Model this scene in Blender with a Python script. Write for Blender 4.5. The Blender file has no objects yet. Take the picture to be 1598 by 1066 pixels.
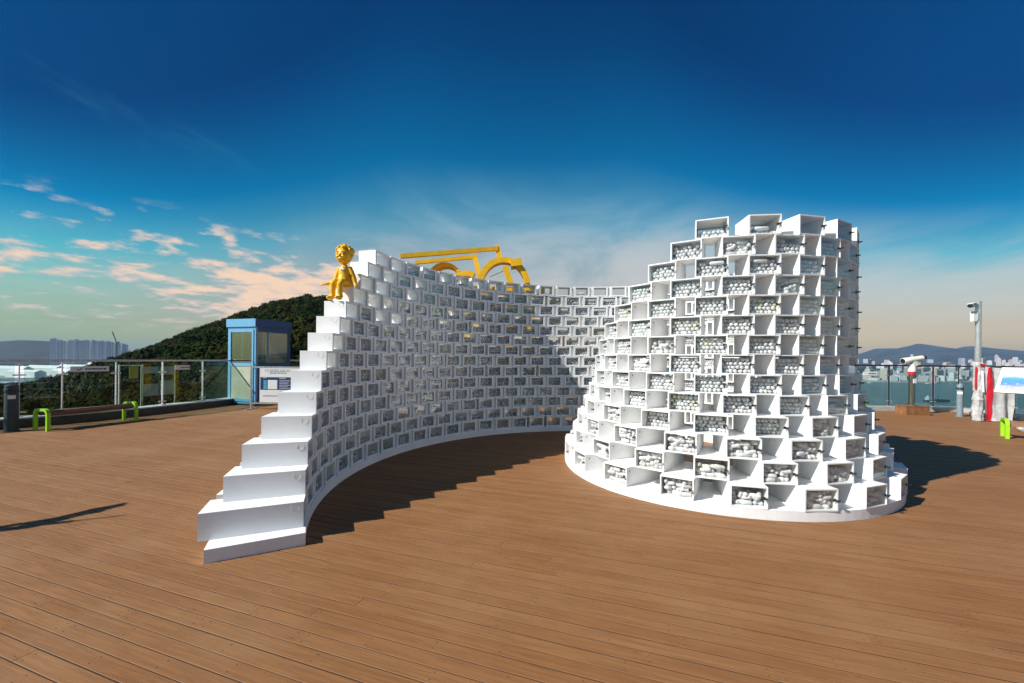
import bpy, math, random
import numpy as np
from mathutils import Vector, Matrix, noise as mnoise

SC = bpy.context.scene
COL = SC.collection
R = math.radians
rng = random.Random(7)
H = 1.5                      # eye height above the deck

# ------------------------------------------------------------------ camera, sky, sun, exposure
cam = bpy.data.cameras.new("camera")
cam.sensor_width = 36.0
cam.lens = 36.0 * 620 / 1598
cam.shift_y = 27.5 / 1598
cam.clip_start, cam.clip_end = 0.05, 60000
camo = bpy.data.objects.new("camera", cam)
COL.objects.link(camo)
camo.location = (0, 0, H)
ROLL = R(0.54)
camo.rotation_euler = (Matrix.Rotation(R(90), 3, 'X') @ Matrix.Rotation(ROLL, 3, 'Z')).to_euler()
SC.camera = camo

SUN_AZ, SUN_EL = R(-113.2), R(37.7)
sl = bpy.data.lights.new("sun", 'SUN')
sl.energy = 5.0
sl.angle = R(0.5)
sl.color = (1.0, 0.955, 0.89)
so = bpy.data.objects.new("sun", sl)
COL.objects.link(so)
sd = Vector((1.17, 0.50, -1.0))
so.rotation_euler = sd.to_track_quat('-Z', 'Y').to_euler()

SC.view_settings.view_transform = 'Standard'
SC.view_settings.look = 'None'
SC.view_settings.exposure = 0.42
SC.view_settings.gamma = 1.0
SC.view_settings.use_curve_mapping = False
SC.render.engine = 'CYCLES'
SC.cycles.max_bounces = 8
SC.cycles.transparent_max_bounces = 24
SC.cycles.volume_bounces = 0


def survey(u, v):
    """sight line measured at the viewpoint -> (x/y, z/y) of the place seen there"""
    dx, dy = u - 799, v - 560.5
    c_, s_ = math.cos(ROLL), math.sin(ROLL)
    return (dx * c_ + dy * s_) / 620, (dx * s_ - dy * c_) / 620


class NT:
    """small helper for writing node trees"""
    def __init__(self, tree):
        self.t = tree

    def n(self, typ, **kw):
        nd = self.t.nodes.new(typ)
        for k, v in kw.items():
            setattr(nd, k, v)
        return nd

    def put(self, sock, v):
        if isinstance(v, bpy.types.NodeSocket):
            self.t.links.new(v, sock)
        else:
            sock.default_value = v

    def m(self, op, a, b=0.0, c=None, clamp=False):
        nd = self.n('ShaderNodeMath', operation=op, use_clamp=clamp)
        self.put(nd.inputs[0], a)
        self.put(nd.inputs[1], b)
        if c is not None:
            self.put(nd.inputs[2], c)
        return nd.outputs[0]

    def smooth(self, v, a, b):
        nd = self.n('ShaderNodeMapRange', interpolation_type='SMOOTHSTEP')
        self.put(nd.inputs[0], v)
        nd.inputs[1].default_value, nd.inputs[2].default_value = a, b
        return nd.outputs[0]

    def mix(self, f, a, b, blend='MIX'):
        nd = self.n('ShaderNodeMix', data_type='RGBA', blend_type=blend)
        self.put(nd.inputs[0], f)
        self.put(nd.inputs[6], a)
        self.put(nd.inputs[7], b)
        return nd.outputs[2]

    def noise(self, vec, scale, detail=4, rough=0.55, dist=0.0):
        nd = self.n('ShaderNodeTexNoise')
        if vec is not None:
            self.put(nd.inputs['Vector'], vec)
        nd.inputs['Scale'].default_value = scale
        nd.inputs['Detail'].default_value = detail
        nd.inputs['Roughness'].default_value = rough
        nd.inputs['Distortion'].default_value = dist
        return nd.outputs[0]

    def ramp(self, f, stops, interp='LINEAR'):
        nd = self.n('ShaderNodeValToRGB')
        cr = nd.color_ramp
        cr.interpolation = interp
        while len(cr.elements) < len(stops):
            cr.elements.new(0.5)
        for e, (p, c) in zip(cr.elements, stops):
            e.position = p
            e.color = (*c, 1)
        self.put(nd.inputs[0], f)
        return nd.outputs[0]

    def comb(self, x, y, z):
        nd = self.n('ShaderNodeCombineXYZ')
        for s, v in zip(nd.inputs, (x, y, z)):
            self.put(s, v)
        return nd.outputs[0]


world = bpy.data.worlds.new("World")
SC.world = world
world.use_nodes = True
T = NT(world.node_tree)
bg = world.node_tree.nodes['Background']
sky = T.n('ShaderNodeTexSky', sky_type='NISHITA', sun_disc=False)
sky.sun_elevation, sky.sun_rotation = SUN_EL, SUN_AZ
tc = T.n('ShaderNodeTexCoord')
sx = T.n('ShaderNodeSeparateXYZ')
T.put(sx.inputs[0], tc.outputs['Generated'])
X, Y, Z = sx.outputs
Zc = T.m('MAXIMUM', Z, 0.0)
tint = [(1, (.98, .76, .50)), (6, (1.02, .71, .51)), (10, (1.06, .83, .62)), (14, (.92, .96, .78)),
        (18, (.40, .93, .88)), (22, (.13, .73, .85)), (26, (.0, .56, .82)), (32, (.0, .405, .68)),
        (38, (.0, .265, .53)), (43, (.0, .20, .45)), (60, (.0, .235, .50)), (90, (.0, .235, .50))]
az = T.m('ARCTAN2', X, Y)
side = T.smooth(T.m('ABSOLUTE', az), R(12), R(62))
Zs = T.m('MINIMUM', T.m('MULTIPLY', Zc, T.m('ADD', 1.0, T.m('MULTIPLY', side, 0.85))), 1.0)
stops = [(math.sin(R(e)), tuple(c * 0.5 for c in col)) for e, col in tint]
rampc = T.ramp(Zs, stops)
base = T.mix(1.0, sky.outputs[0], rampc, 'MULTIPLY')
dim = T.m('SUBTRACT', 2.0, T.m('ADD', T.m('MULTIPLY', T.smooth(az, R(-8), R(-60)), 0.55), T.m('MULTIPLY', T.m('MULTIPLY', T.smooth(az, R(10), R(60)), T.m('SUBTRACT', 1.0, T.smooth(Zc, 0.28, 0.48))), 0.5)))
cool = T.m('MULTIPLY', T.smooth(az, R(-22), R(-52)), T.m('SUBTRACT', 1.0, T.smooth(Zc, 0.20, 0.34)))
base = T.mix(1.0, base, T.comb(T.m('MULTIPLY', dim, T.m('SUBTRACT', 1.0, T.m('MULTIPLY', cool, 0.34))), T.m('MULTIPLY', dim, T.m('ADD', 1.0, T.m('MULTIPLY', cool, 0.12))), T.m('MULTIPLY', dim, T.m('ADD', 1.0, T.m('MULTIPLY', cool, 0.10)))), 'MULTIPLY')
zz = T.m('ADD', Zc, 0.03)
zp = T.m('ADD', Zc, 0.15)
P = T.comb(T.m('DIVIDE', X, zp), T.m('DIVIDE', Y, zp), 3.7)
# high thin cirrus veil
Ps = T.comb(T.m('DIVIDE', X, zz), T.m('MULTIPLY', T.m('DIVIDE', Y, zz), 0.55), 9.1)
veil = T.noise(Ps, 0.8, 6, 0.6, 0.6)
veil = T.smooth(veil, 0.30, 0.66)
vband = T.m('MULTIPLY', T.smooth(Zc, 0.02, 0.10), T.m('SUBTRACT', 1.0, T.smooth(Zs, 0.27, 0.46)))
vaz = T.m('MULTIPLY', T.smooth(az, R(-34), R(-4)), T.m('SUBTRACT', 1.0, T.m('MULTIPLY', T.smooth(az, R(14), R(40)), 0.45)))
veil = T.m('MULTIPLY', T.m('MULTIPLY', veil, vband), T.m('ADD', 0.12, T.m('MULTIPLY', vaz, 0.62)))
base = T.mix(veil, base, T.mix(T.smooth(Zc, 0.22, 0.38), (4.6, 4.6, 4.6, 1), (1.9, 3.5, 4.5, 1)))
wisp = T.smooth(T.noise(Ps, 1.7, 5, 0.62, 1.0), 0.56, 0.80)
wisp = T.m('MULTIPLY', T.m('MULTIPLY', wisp, T.smooth(Zc, 0.30, 0.40)), T.m('MULTIPLY', T.smooth(az, R(15), R(-30)), 0.13))
base = T.mix(wisp, base, (.6, 2.6, 3.9, 1))
# small peach altocumulus low on the left
puff = T.noise(P, 5.2, 6, 0.56, 0.15)
puff2 = T.noise(P, 1.3, 3, 0.5)
maz = T.m('MULTIPLY', T.smooth(az, R(-75), R(-50)), T.m('SUBTRACT', 1.0, T.smooth(az, R(-20), R(-4))))
mel = T.m('MULTIPLY', T.smooth(Zc, 0.035, 0.10), T.m('SUBTRACT', 1.0, T.smooth(Zc, 0.235, 0.285)))
dense = T.m('MULTIPLY', T.smooth(az, R(-46), R(-30)), T.m('SUBTRACT', 1.0, T.smooth(Zc, 0.13, 0.235)))
thr = T.m('ADD', T.m('MULTIPLY', puff, 1.0), T.m('ADD', T.m('MULTIPLY', T.m('SUBTRACT', puff2, 0.5), 0.35), T.m('MULTIPLY', dense, 0.24)))
pm = T.m('MULTIPLY', T.smooth(thr, 0.50, 0.66), T.m('MULTIPLY', maz, mel))
pm = T.m('MULTIPLY', pm, 0.92)
ccol = T.mix(T.smooth(thr, 0.55, 0.78), (4.4, 4.2, 4.1, 1), (7.6, 5.3, 3.7, 1))
base = T.mix(pm, base, ccol)
world.node_tree.links.new(base, bg.inputs[0])
bg.inputs[1].default_value = 0.1


# ------------------------------------------------------------------ materials
def new_mat(name):
    m = bpy.data.materials.new(name)
    m.use_nodes = True
    t = NT(m.node_tree)
    b = m.node_tree.nodes['Principled BSDF']
    return m, t, b


def plain(name, col, rough=0.5, var=0.08, scale=6.0, metal=0.0, bump=0.0, bscale=60.0, spec=0.5):
    m, t, b = new_mat(name)
    tc = t.n('ShaderNodeTexCoord')
    nz = t.noise(tc.outputs['Object'], scale, 5, 0.6)
    lo = tuple(max(0, c * (1 - var)) for c in col)
    hi = tuple(min(1, c * (1 + var)) for c in col)
    c = t.mix(t.smooth(nz, 0.3, 0.7), (*lo, 1), (*hi, 1))
    t.put(b.inputs['Base Color'], c)
    nr = t.m('ADD', rough - 0.08, t.m('MULTIPLY', nz, 0.16))
    t.put(b.inputs['Roughness'], nr)
    b.inputs['Metallic'].default_value = metal
    b.inputs['Specular IOR Level'].default_value = spec
    if bump:
        bp = t.n('ShaderNodeBump')
        bp.inputs['Strength'].default_value = bump
        bp.inputs['Distance'].default_value = 0.01
        t.put(bp.inputs['Height'], t.noise(tc.outputs['Object'], bscale, 4, 0.6))
        t.put(b.inputs['Normal'], bp.outputs[0])
    return m


def clear(name, tintc, refl=0.06, rough=0.02, fres=0.55):
    """thin clear sheet: light passes, fresnel reflection on top"""
    m = bpy.data.materials.new(name)
    m.use_nodes = True
    t = NT(m.node_tree)
    m.node_tree.nodes.clear()
    out = t.n('ShaderNodeOutputMaterial')
    tr = t.n('ShaderNodeBsdfTransparent')
    tr.inputs[0].default_value = (*tintc, 1)
    gl = t.n('ShaderNodeBsdfGlossy')
    gl.inputs['Roughness'].default_value = rough
    gl.inputs[0].default_value = (0.9, 0.92, 0.95, 1)
    fr = t.n('ShaderNodeLayerWeight')
    fr.inputs[0].default_value = 0.35
    f = t.m('ADD', refl, t.m('MULTIPLY', fr.outputs['Fresnel'], fres), clamp=True)
    mx = t.n('ShaderNodeMixShader')
    t.put(mx.inputs[0], f)
    t.put(mx.inputs[1], tr.outputs[0])
    t.put(mx.inputs[2], gl.outputs[0])
    t.put(out.inputs[0], mx.outputs[0])
    return m


def wood(name, attr=None):
    m, t, b = new_mat(name)
    tc = t.n('ShaderNodeTexCoord')
    if attr:
        a = t.n('ShaderNodeAttribute', attribute_name=attr)
        rnd = a.outputs['Fac']
        vec = tc.outputs['Object']
    else:
        oi = t.n('ShaderNodeObjectInfo')
        rnd = oi.outputs['Random']
        geo = t.n('ShaderNodeNewGeometry')
        vr = t.n('ShaderNodeVectorRotate', rotation_type='Z_AXIS')
        t.put(vr.inputs['Vector'], geo.outputs['Position'])
        vr.inputs['Angle'].default_value = R(18.5)
        vec = vr.outputs[0]
    mp = t.n('ShaderNodeMapping')
    t.put(mp.inputs[0], vec)
    mp.inputs['Scale'].default_value = (1.2, 26, 1)
    off = t.comb(t.m('MULTIPLY', rnd, 40), t.m('MULTIPLY', rnd, 17), 0)
    t.put(mp.inputs['Location'], off)
    grain = t.noise(mp.outputs[0], 2.2, 8, 0.65, 0.4)
    blot = t.noise(vec, 1.1, 5, 0.6)
    c1 = t.ramp(rnd, [(0, (0.242, 0.110, 0.039)), (.3, (0.270, 0.130, 0.050)), (.55, (0.248, 0.112, 0.040)), (.8, (0.281, 0.138, 0.054)), (1, (0.258, 0.122, 0.046))])
    c = t.mix(t.smooth(grain, 0.25, 0.8), t.mix(1.0, c1, (.72, .70, .68, 1), 'MULTIPLY'), t.mix(1.0, c1, (1.14, 1.13, 1.10, 1), 'MULTIPLY'))
    c = t.mix(t.m('MULTIPLY', t.smooth(blot, 0.42, 0.75), 0.45), c, (.305, .172, .082, 1))
    dirt = t.noise(vec, 7.0, 6, 0.7)
    c = t.mix(t.m('MULTIPLY', t.smooth(dirt, 0.60, 0.80), 0.35), c, (.13, .075, .04, 1))
    t.put(b.inputs['Base Color'], c)
    t.put(b.inputs['Roughness'], t.m('ADD', 0.52, t.m('MULTIPLY', grain, 0.25)))
    b.inputs['Specular IOR Level'].default_value = 0.3
    bp = t.n('ShaderNodeBump')
    bp.inputs['Strength'].default_value = 0.35
    bp.inputs['Distance'].default_value = 0.004
    t.put(bp.inputs['Height'], grain)
    t.put(b.inputs['Normal'], bp.outputs[0])
    return m


def by_attr(name, attr, stops, rough=0.8, nscale=0.0, spec=0.3):
    m, t, b = new_mat(name)
    a = t.n('ShaderNodeAttribute', attribute_name=attr)
    c = t.ramp(a.outputs['Fac'], stops)
    if nscale:
        tc = t.n('ShaderNodeTexCoord')
        nz = t.noise(tc.outputs['Object'], nscale, 4, 0.7)
        c = t.mix(1.0, c, t.ramp(nz, [(0.25, (.55, .55, .55)), (0.75, (1.35, 1.35, 1.35))]), 'MULTIPLY')
    t.put(b.inputs['Base Color'], c)
    b.inputs['Roughness'].default_value = rough
    b.inputs['Specular IOR Level'].default_value = spec
    return m


M = {}
M['white'] = plain('white_paint', (.87, .87, .86), 0.42, 0.03, 3.0, bump=0.05, bscale=25)
def box_white():
    m, t, b = new_mat('box_white')
    tcx = t.n('ShaderNodeTexCoord')
    oi = t.n('ShaderNodeObjectInfo')
    nz = t.noise(tcx.outputs['Object'], 5.0, 6, .62)
    c = t.ramp(oi.outputs['Random'], [(0, (.82, .82, .80)), (.35, (.88, .88, .87)), (.7, (.85, .86, .86)), (1, (.89, .88, .86))])
    c = t.mix(t.m('MULTIPLY', t.smooth(nz, .50, .78), .30), c, (.70, .69, .66, 1))
    t.put(b.inputs['Base Color'], c)
    t.put(b.inputs['Roughness'], t.m('ADD', .34, t.m('MULTIPLY', nz, .2)))
    bp = t.n('ShaderNodeBump')
    bp.inputs['Strength'].default_value = .06
    bp.inputs['Distance'].default_value = .01
    t.put(bp.inputs['Height'], t.noise(tcx.outputs['Object'], 22, 4, .6))
    t.put(b.inputs['Normal'], bp.outputs[0])
    return m


M['box_white'] = box_white()
M['white2'] = plain('white_base_paint', (.84, .84, .84), 0.5, 0.05, 2.0, bump=0.08, bscale=30)
M['acrylic'] = clear('acrylic_sheet', (.975, .985, .985), 0.012, 0.03, 0.16)
M['glass'] = clear('fence_glass', (.80, .88, .85), 0.010, 0.005, 0.13)
M['booth_glass'] = clear('booth_glass', (.70, .74, .66), 0.05, 0.02)
M['steel'] = plain('brushed_steel', (.62, .63, .63), 0.26, 0.08, 8, metal=0.65)
M['dark_steel'] = plain('dark_steel', (.055, .06, .065), 0.4, 0.2, 8, metal=0.5)
M['latch'] = plain('latch_metal', (.10, .10, .105), 0.35, 0.15, 20, metal=0.7)
M['plank'] = wood('deck_wood')
M['planks'] = wood('deck_wood_far', 'rnd')
M['groove'] = plain('plank_edge_shade', (.062, .032, .016), 0.9, 0.3, 5)  # gap shade painted onto the plank sides so joints read as dark lines
M['screw'] = plain('screw_heads', (.06, .045, .035), 0.5, 0.2, 20, metal=0.6)
M['gap_dark'] = plain('under_deck', (.03, .022, .016), 0.9)  # sheet below the planks, coloured dark so the gaps look shaded
M['bench_wood'] = plain('bench_wood', (.115, .055, .03), 0.5, 0.25, 9)
M['crate_wood'] = plain('crate_wood', (.25, .115, .045), 0.6, 0.2, 9)
M['bench_wood_light'] = plain('bench_wood_light', (.26, .15, .08), 0.5, 0.2, 9)
M['lime'] = plain('lime_paint', (.30, .62, .015), 0.35, 0.06, 10)
M['yellow'] = plain('yellow_paint', (.82, .48, .010), 0.38, 0.08, 5)
M['gold'] = plain('golden_yellow', (.80, .44, .006), 0.36, 0.10, 14, bump=0.1, bscale=40)
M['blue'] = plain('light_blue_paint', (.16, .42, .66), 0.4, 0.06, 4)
M['blue_shade'] = plain('booth_shade_blue', (.022, .095, .27), 0.5, 0.06, 4)  # shade of the kiosk's unlit side painted in as a deeper blue
M['black'] = plain('black_plastic', (.02, .02, .022), 0.4, 0.2, 10)
M['board_white'] = plain('board_white', (.78, .80, .80), 0.45, 0.03, 3)
M['navy'] = plain('navy_print', (.012, .035, .13), 0.4, 0.1, 4)
M['cyan'] = plain('cyan_print', (.08, .45, .70), 0.4, 0.1, 4)
M['ink'] = plain('ink_print', (.10, .11, .12), 0.5, 0.1, 30)
M['pale_ink'] = plain('pale_ink_print', (.42, .46, .58), 0.5, 0.2, 30)
M['red'] = plain('red_tape', (.62, .012, .03), 0.4, 0.12, 12)
M['plastic'] = clear('wrap_plastic', (.80, .80, .80), 0.1, 0.2)
M['cream'] = plain('telescope_cream', (.74, .76, .66), 0.4, 0.06, 10)
M['tele_pole'] = plain('telescope_pole', (.34, .36, .30), 0.22, 0.12, 10, metal=0.95)
M['grey_bollard'] = plain('grey_bollard', (.20, .26, .29), 0.45, 0.08, 8)
M['dark_bollard'] = plain('dark_bollard', (.025, .045, .06), 0.5, 0.15, 8)
M['kerb'] = plain('kerb_concrete', (.42, .42, .40), 0.7, 0.15, 3, bump=0.2, bscale=30)
M['kerb_white'] = plain('kerb_cap', (.62, .63, .62), 0.6, 0.10, 3)
M['ledge'] = plain('ledge_concrete', (.36, .37, .36), 0.8, 0.15, 0.7)
M['reflection_grey'] = plain('reflection_grey', (.30, .34, .31), 0.6, 0.2, 4)
M['glint'] = plain('reflection_yellow', (.42, .33, .01), 0.6, 0.15, 4)
M['interior'] = plain('booth_interior', (.42, .34, .19), 0.7, 0.15, 2)
M['interior_wood'] = plain('booth_wood', (.52, .31, .11), 0.6, 0.2, 5)
M['curtain'] = plain('frosted_film', (.42, .46, .34), 0.6, 0.10, 3)


# ------------------------------------------------------------------ mesh and object helpers
class MB:
    def __init__(self):
        self.v, self.f, self.mi, self.n = [], [], [], 0

    def add(self, vs, fs, mi=0):
        o = self.n
        self.v += [tuple(p) for p in vs]
        self.f += [tuple(i + o for i in f) for f in fs]
        self.mi += [mi] * len(fs)
        self.n += len(vs)
        return self

    def box(self, x0, x1, y0, y1, z0, z1, mi=0, M4=None):
        vs = [(x0, y0, z0), (x1, y0, z0), (x1, y1, z0), (x0, y1, z0), (x0, y0, z1), (x1, y0, z1), (x1, y1, z1), (x0, y1, z1)]
        if M4 is not None:
            vs = [M4 @ Vector(p) for p in vs]
        return self.add(vs, [(0, 3, 2, 1), (4, 5, 6, 7), (0, 1, 5, 4), (1, 2, 6, 5), (2, 3, 7, 6), (3, 0, 4, 7)], mi)

    def bar(self, a, b, w, h, up=(0, 0, 1), mi=0):
        """rectangular bar from a to b"""
        a, b = Vector(a), Vector(b)
        d = (b - a)
        L = d.length
        d.normalize()
        u = Vector(up)
        s = d.cross(u)
        if s.length < 1e-4:
            s = d.cross(Vector((1, 0, 0)))
        s.normalize()
        u = s.cross(d)
        M4 = Matrix((( *[s[0], d[0], u[0]], a[0]), (*[s[1], d[1], u[1]], a[1]), (*[s[2], d[2], u[2]], a[2]), (0, 0, 0, 1)))
        return self.box(-w / 2, w / 2, 0, L, -h / 2, h / 2, mi, M4)

    def tube(self, pts, rad, n=10, mi=0, caps=True):
        pts = [Vector(p) for p in pts]
        rs = rad if isinstance(rad, (list, tuple)) else [rad] * len(pts)
        rings = []
        prev = None
        for i, p in enumerate(pts):
            d = (pts[min(i + 1, len(pts) - 1)] - pts[max(i - 1, 0)]).normalized()
            if prev is None:
                a = d.cross(Vector((0, 0, 1)))
                if a.length < 1e-3:
                    a = d.cross(Vector((1, 0, 0)))
            else:
                a = prev - d * prev.dot(d)
            a.normalize()
            prev = a
            b = d.cross(a)
            rings.append([p + (a * math.cos(2 * math.pi * k / n) + b * math.sin(2 * math.pi * k / n)) * rs[i] for k in range(n)])
        vs = [q for r_ in rings for q in r_]
        fs = []
        for i in range(len(pts) - 1):
            for k in range(n):
                k2 = (k + 1) % n
                fs.append((i * n + k, i * n + k2, (i + 1) * n + k2, (i + 1) * n + k))
        if caps:
            fs.append(tuple(range(n - 1, -1, -1)))
            fs.append(tuple(range((len(pts) - 1) * n, len(pts) * n)))
        return self.add(vs, fs, mi)

    def lathe(self, prof, n=16, c=(0, 0, 0), mi=0):
        vs, fs = [], []
        for (r_, z) in prof:
            for k in range(n):
                a = 2 * math.pi * k / n
                vs.append((c[0] + r_ * math.cos(a), c[1] + r_ * math.sin(a), c[2] + z))
        for i in range(len(prof) - 1):
            for k in range(n):
                k2 = (k + 1) % n
                fs.append((i * n + k, i * n + k2, (i + 1) * n + k2, (i + 1) * n + k))
        fs.append(tuple(range(n - 1, -1, -1)))
        fs.append(tuple(range((len(prof) - 1) * n, len(prof) * n)))
        return self.add(vs, fs, mi)

    def mesh(self, name, mats, smooth=False):
        me = bpy.data.meshes.new(name)
        me.from_pydata(self.v, [], self.f)
        if not isinstance(mats, (list, tuple)):
            mats = [mats]
        for m in mats:
            me.materials.append(m)
        if len(mats) > 1:
            me.polygons.foreach_set('material_index', self.mi)
        if smooth:
            me.polygons.foreach_set('use_smooth', [True] * len(self.f))
            try:
                me.set_sharp_from_angle(angle=R(40))
            except Exception:
                pass
        me.update()
        return me

    def build(self, name, mats, parent=None, smooth=False):
        return link(name, self.mesh(name, mats, smooth), parent)


def link(name, me, parent=None, loc=None):
    o = bpy.data.objects.new(name, me)
    COL.objects.link(o)
    if parent is not None:
        o.parent = parent
    if loc is not None:
        o.location = loc
    return o


def tag(o, label=None, cat=None, group=None, kind=None):
    if label: o['label'] = label
    if cat: o['category'] = cat
    if group: o['group'] = group
    if kind: o['kind'] = kind
    return o


def thing(name, label, cat, loc=(0, 0, 0), rz=0.0, group=None):
    o = link(name, None, None, loc)
    o.rotation_euler = (0, 0, rz)
    return tag(o, label, cat, group)


def np_mesh(name, V, F, mat, smooth=False, attr=None):
    """V (n,3), F (m,k) arrays"""
    me = bpy.data.meshes.new(name)
    V = np.asarray(V, dtype=np.float32)
    F = np.asarray(F, dtype=np.int32)
    k = F.shape[1]
    me.vertices.add(len(V))
    me.vertices.foreach_set('co', V.ravel())
    me.loops.add(F.size)
    me.loops.foreach_set('vertex_index', F.ravel())
    me.polygons.add(len(F))
    me.polygons.foreach_set('loop_start', np.arange(0, F.size, k, dtype=np.int32))
    me.polygons.foreach_set('loop_total', np.full(len(F), k, dtype=np.int32))
    if smooth:
        me.polygons.foreach_set('use_smooth', np.ones(len(F), dtype=bool))
    me.materials.append(mat)
    if attr is not None:
        at = me.attributes.new(attr[0], 'FLOAT', 'POINT')
        at.data.foreach_set('value', np.asarray(attr[1], dtype=np.float32))
    me.update()
    me.validate()
    return me


# ------------------------------------------------------------------ deck outline, fence lines
LEFT = [(-13.0, 4.4), (-11.3, 6.55), (-10.2, 7.95), (-9.62, 8.85), (-9.22, 9.9), (-8.98, 10.9), (-8.70, 12.2)]
BACK = [(-8.3, 13.8), (-6.8, 16.0), (-3.5, 17.5), (1.0, 17.4), (5.5, 15.8), (9.0, 13.3)]
RIGHT = [(10.6, 12.40), (12.0, 12.35), (13.80, 12.25)]
SIDE = [(13.6, 10.9), (13.4, 9.5), (13.2, 8.1), (13.0, 6.7), (12.9, 4.9)]
POLY = [(-13.0, -6)] + LEFT + BACK + RIGHT + SIDE + [(12.9, -6)]

DIRA = R(-18.5)
UD = np.array([math.cos(DIRA), math.sin(DIRA)])
PD = np.array([-math.sin(DIRA), math.cos(DIRA)])


def intervals(p):
    """stretches of the line at perpendicular offset p inside the deck outline (u values)"""
    us = []
    n = len(POLY)
    for i in range(n):
        a, b = np.array(POLY[i]), np.array(POLY[(i + 1) % n])
        pa, pb = a @ PD - p, b @ PD - p
        if (pa > 0) != (pb > 0):
            q = a + (b - a) * (pa / (pa - pb))
            us.append(q @ UD)
    us.sort()
    return [(us[i], us[i + 1]) for i in range(0, len(us) - 1, 2)]


deck = tag(MB().build('deck', M['gap_dark']), kind='structure')
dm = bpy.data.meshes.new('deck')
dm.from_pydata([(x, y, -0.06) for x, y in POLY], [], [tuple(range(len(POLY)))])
dm.materials.append(M['gap_dark'])
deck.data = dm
PW, PG, PT = 0.0915, 0.0056, 0.03
PL = 2.35


def plank_geo(L):
    """one plank, top at z=0, from x=0..L, softened upper edges"""
    w = PW - PG
    b = 0.0016
    prof = [(0, -PT), (w, -PT), (w, -b), (w - b, 0), (b, 0), (0, -b)]
    vs = [(0, y, z) for y, z in prof] + [(L, y, z) for y, z in prof]
    n = len(prof)
    fs = [(i, (i + 1) % n, n + (i + 1) % n, n + i) for i in range(n)]
    fs += [tuple(range(n - 1, -1, -1)), tuple(range(n, 2 * n))]
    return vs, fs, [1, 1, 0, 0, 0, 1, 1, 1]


planks = []
p = -10.0
j = 0
while p < 21.5:
    for (u0, u1) in intervals(p + PW / 2):
        off = ((j % 2) * 0.52 + ((j * 7) % 3) * 0.09 + (1.17 if (j // 9) % 2 else 0.0))
        u = u0 - ((u0 - off) % PL)
        while u < u1:
            a, b = max(u, u0), min(u + PL, u1)
            if b - a > 0.03:
                planks.append((p, a, b - 0.004, rng.uniform(-0.0012, 0.0012), rng.random()))
            u += PL
    p += PW
    j += 1


def in_view(x, y):
    return y > 0.9 and abs(x) < 1.33 * y + 0.3 and y < 40


def pl_vis(pk):
    p, a, b = pk[:3]
    for t in np.linspace(a, b, 9):
        q = UD * t + PD * (p + PW / 2)
        if q[1] > 1.6 and abs(q[0]) < 1.30 * q[1]:
            return True
    return False


def pl_key(pk):
    p, a, b = pk[:3]
    best = 1e9
    for t in np.linspace(a, b, 9):
        q = UD * t + PD * (p + PW / 2)
        if q[1] > 1.6 and abs(q[0]) < 1.30 * q[1]:
            best = min(best, q[1])
    return best


vis = sorted([k for k in planks if pl_vis(k)], key=pl_key)
single = vis[:290]
sid = set(id(k) for k in single)
cache = {}
for pk in single:
    p, a, b, dz, rv = pk
    L = round(b - a, 2)
    if L not in cache:
        vs, fs, mi_ = plank_geo(L)
        pb = MB().add(vs, fs)
        pb.mi = list(mi_)
        w_ = PW - PG
        xs = [.035, L - .035] + [x for x in (.80, 1.57) if x < L - .1]
        for x in xs:
            for y in (.020, w_ - .020):
                pb.add([(x + .0035 * math.cos(R(a)), y + .0035 * math.sin(R(a)), .0006) for a in range(0, 360, 60)], [(0, 1, 2, 3, 4, 5)], 2)
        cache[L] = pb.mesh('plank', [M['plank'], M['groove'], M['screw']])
    q = UD * a + PD * p
    o = link('plank', cache[L], deck, (q[0], q[1], dz))
    o.rotation_euler = (0, 0, DIRA)
mb = MB()
tones = []
for pk in planks:
    if id(pk) in sid:
        continue
    p, a, b, dz, rv = pk
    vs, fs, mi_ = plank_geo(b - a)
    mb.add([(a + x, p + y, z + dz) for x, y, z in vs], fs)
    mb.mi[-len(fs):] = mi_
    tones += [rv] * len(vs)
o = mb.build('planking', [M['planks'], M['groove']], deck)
at = o.data.attributes.new('rnd', 'FLOAT', 'POINT')
at.data.foreach_set('value', np.array(tones, dtype=np.float32))
o.rotation_euler = (0, 0, DIRA)
tag(o, kind='stuff')


def strip_along(pts, w0, w1, z0, z1):
    """kerb prism following a polyline; w0..w1 offsets to the left of travel (outwards)"""
    pts = [Vector((x, y)) for x, y in pts]
    vs, fs = [], []
    for i, q in enumerate(pts):
        d0 = (pts[i] - pts[i - 1]).normalized() if i else (pts[1] - pts[0]).normalized()
        d1 = (pts[i + 1] - pts[i]).normalized() if i < len(pts) - 1 else d0
        d = (d0 + d1).normalized()
        nrm = Vector((-d.y, d.x)) / max(0.5, d.dot(d1))
        for w, z in ((w0, z0), (w0, z1), (w1, z1), (w1, z0)):
            vs.append((q.x + nrm.x * w, q.y + nrm.y * w, z))
    for i in range(len(pts) - 1):
        for k in range(4):
            k2 = (k + 1) % 4
            fs.append((4 * i + k, 4 * (i + 1) + k, 4 * (i + 1) + k2, 4 * i + k2))
    fs += [(0, 1, 2, 3), tuple(4 * (len(pts) - 1) + k for k in (3, 2, 1, 0))]
    return vs, fs


# kerbs
kb = MB()
kb.add(*strip_along(LEFT + BACK[:2], 0.0, 0.30, -0.3, 0.175))
o = tag(kb.build('kerb', M['dark_steel']), kind='structure')  # dark finish stands in for shade on the kerb's deck face
cp = MB()
cp.add(*strip_along(LEFT + BACK[:2], -0.02, 0.32, 0.177, 0.205))
cp.build('kerb_cap', M['kerb_white'], o)
kb = MB()
kb.add(*strip_along(BACK[1:] + RIGHT + SIDE + [(12.9, -6)], 0.0, 0.30, -0.3, 0.13))
tag(kb.build('kerb', M['kerb']), kind='structure')


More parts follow.
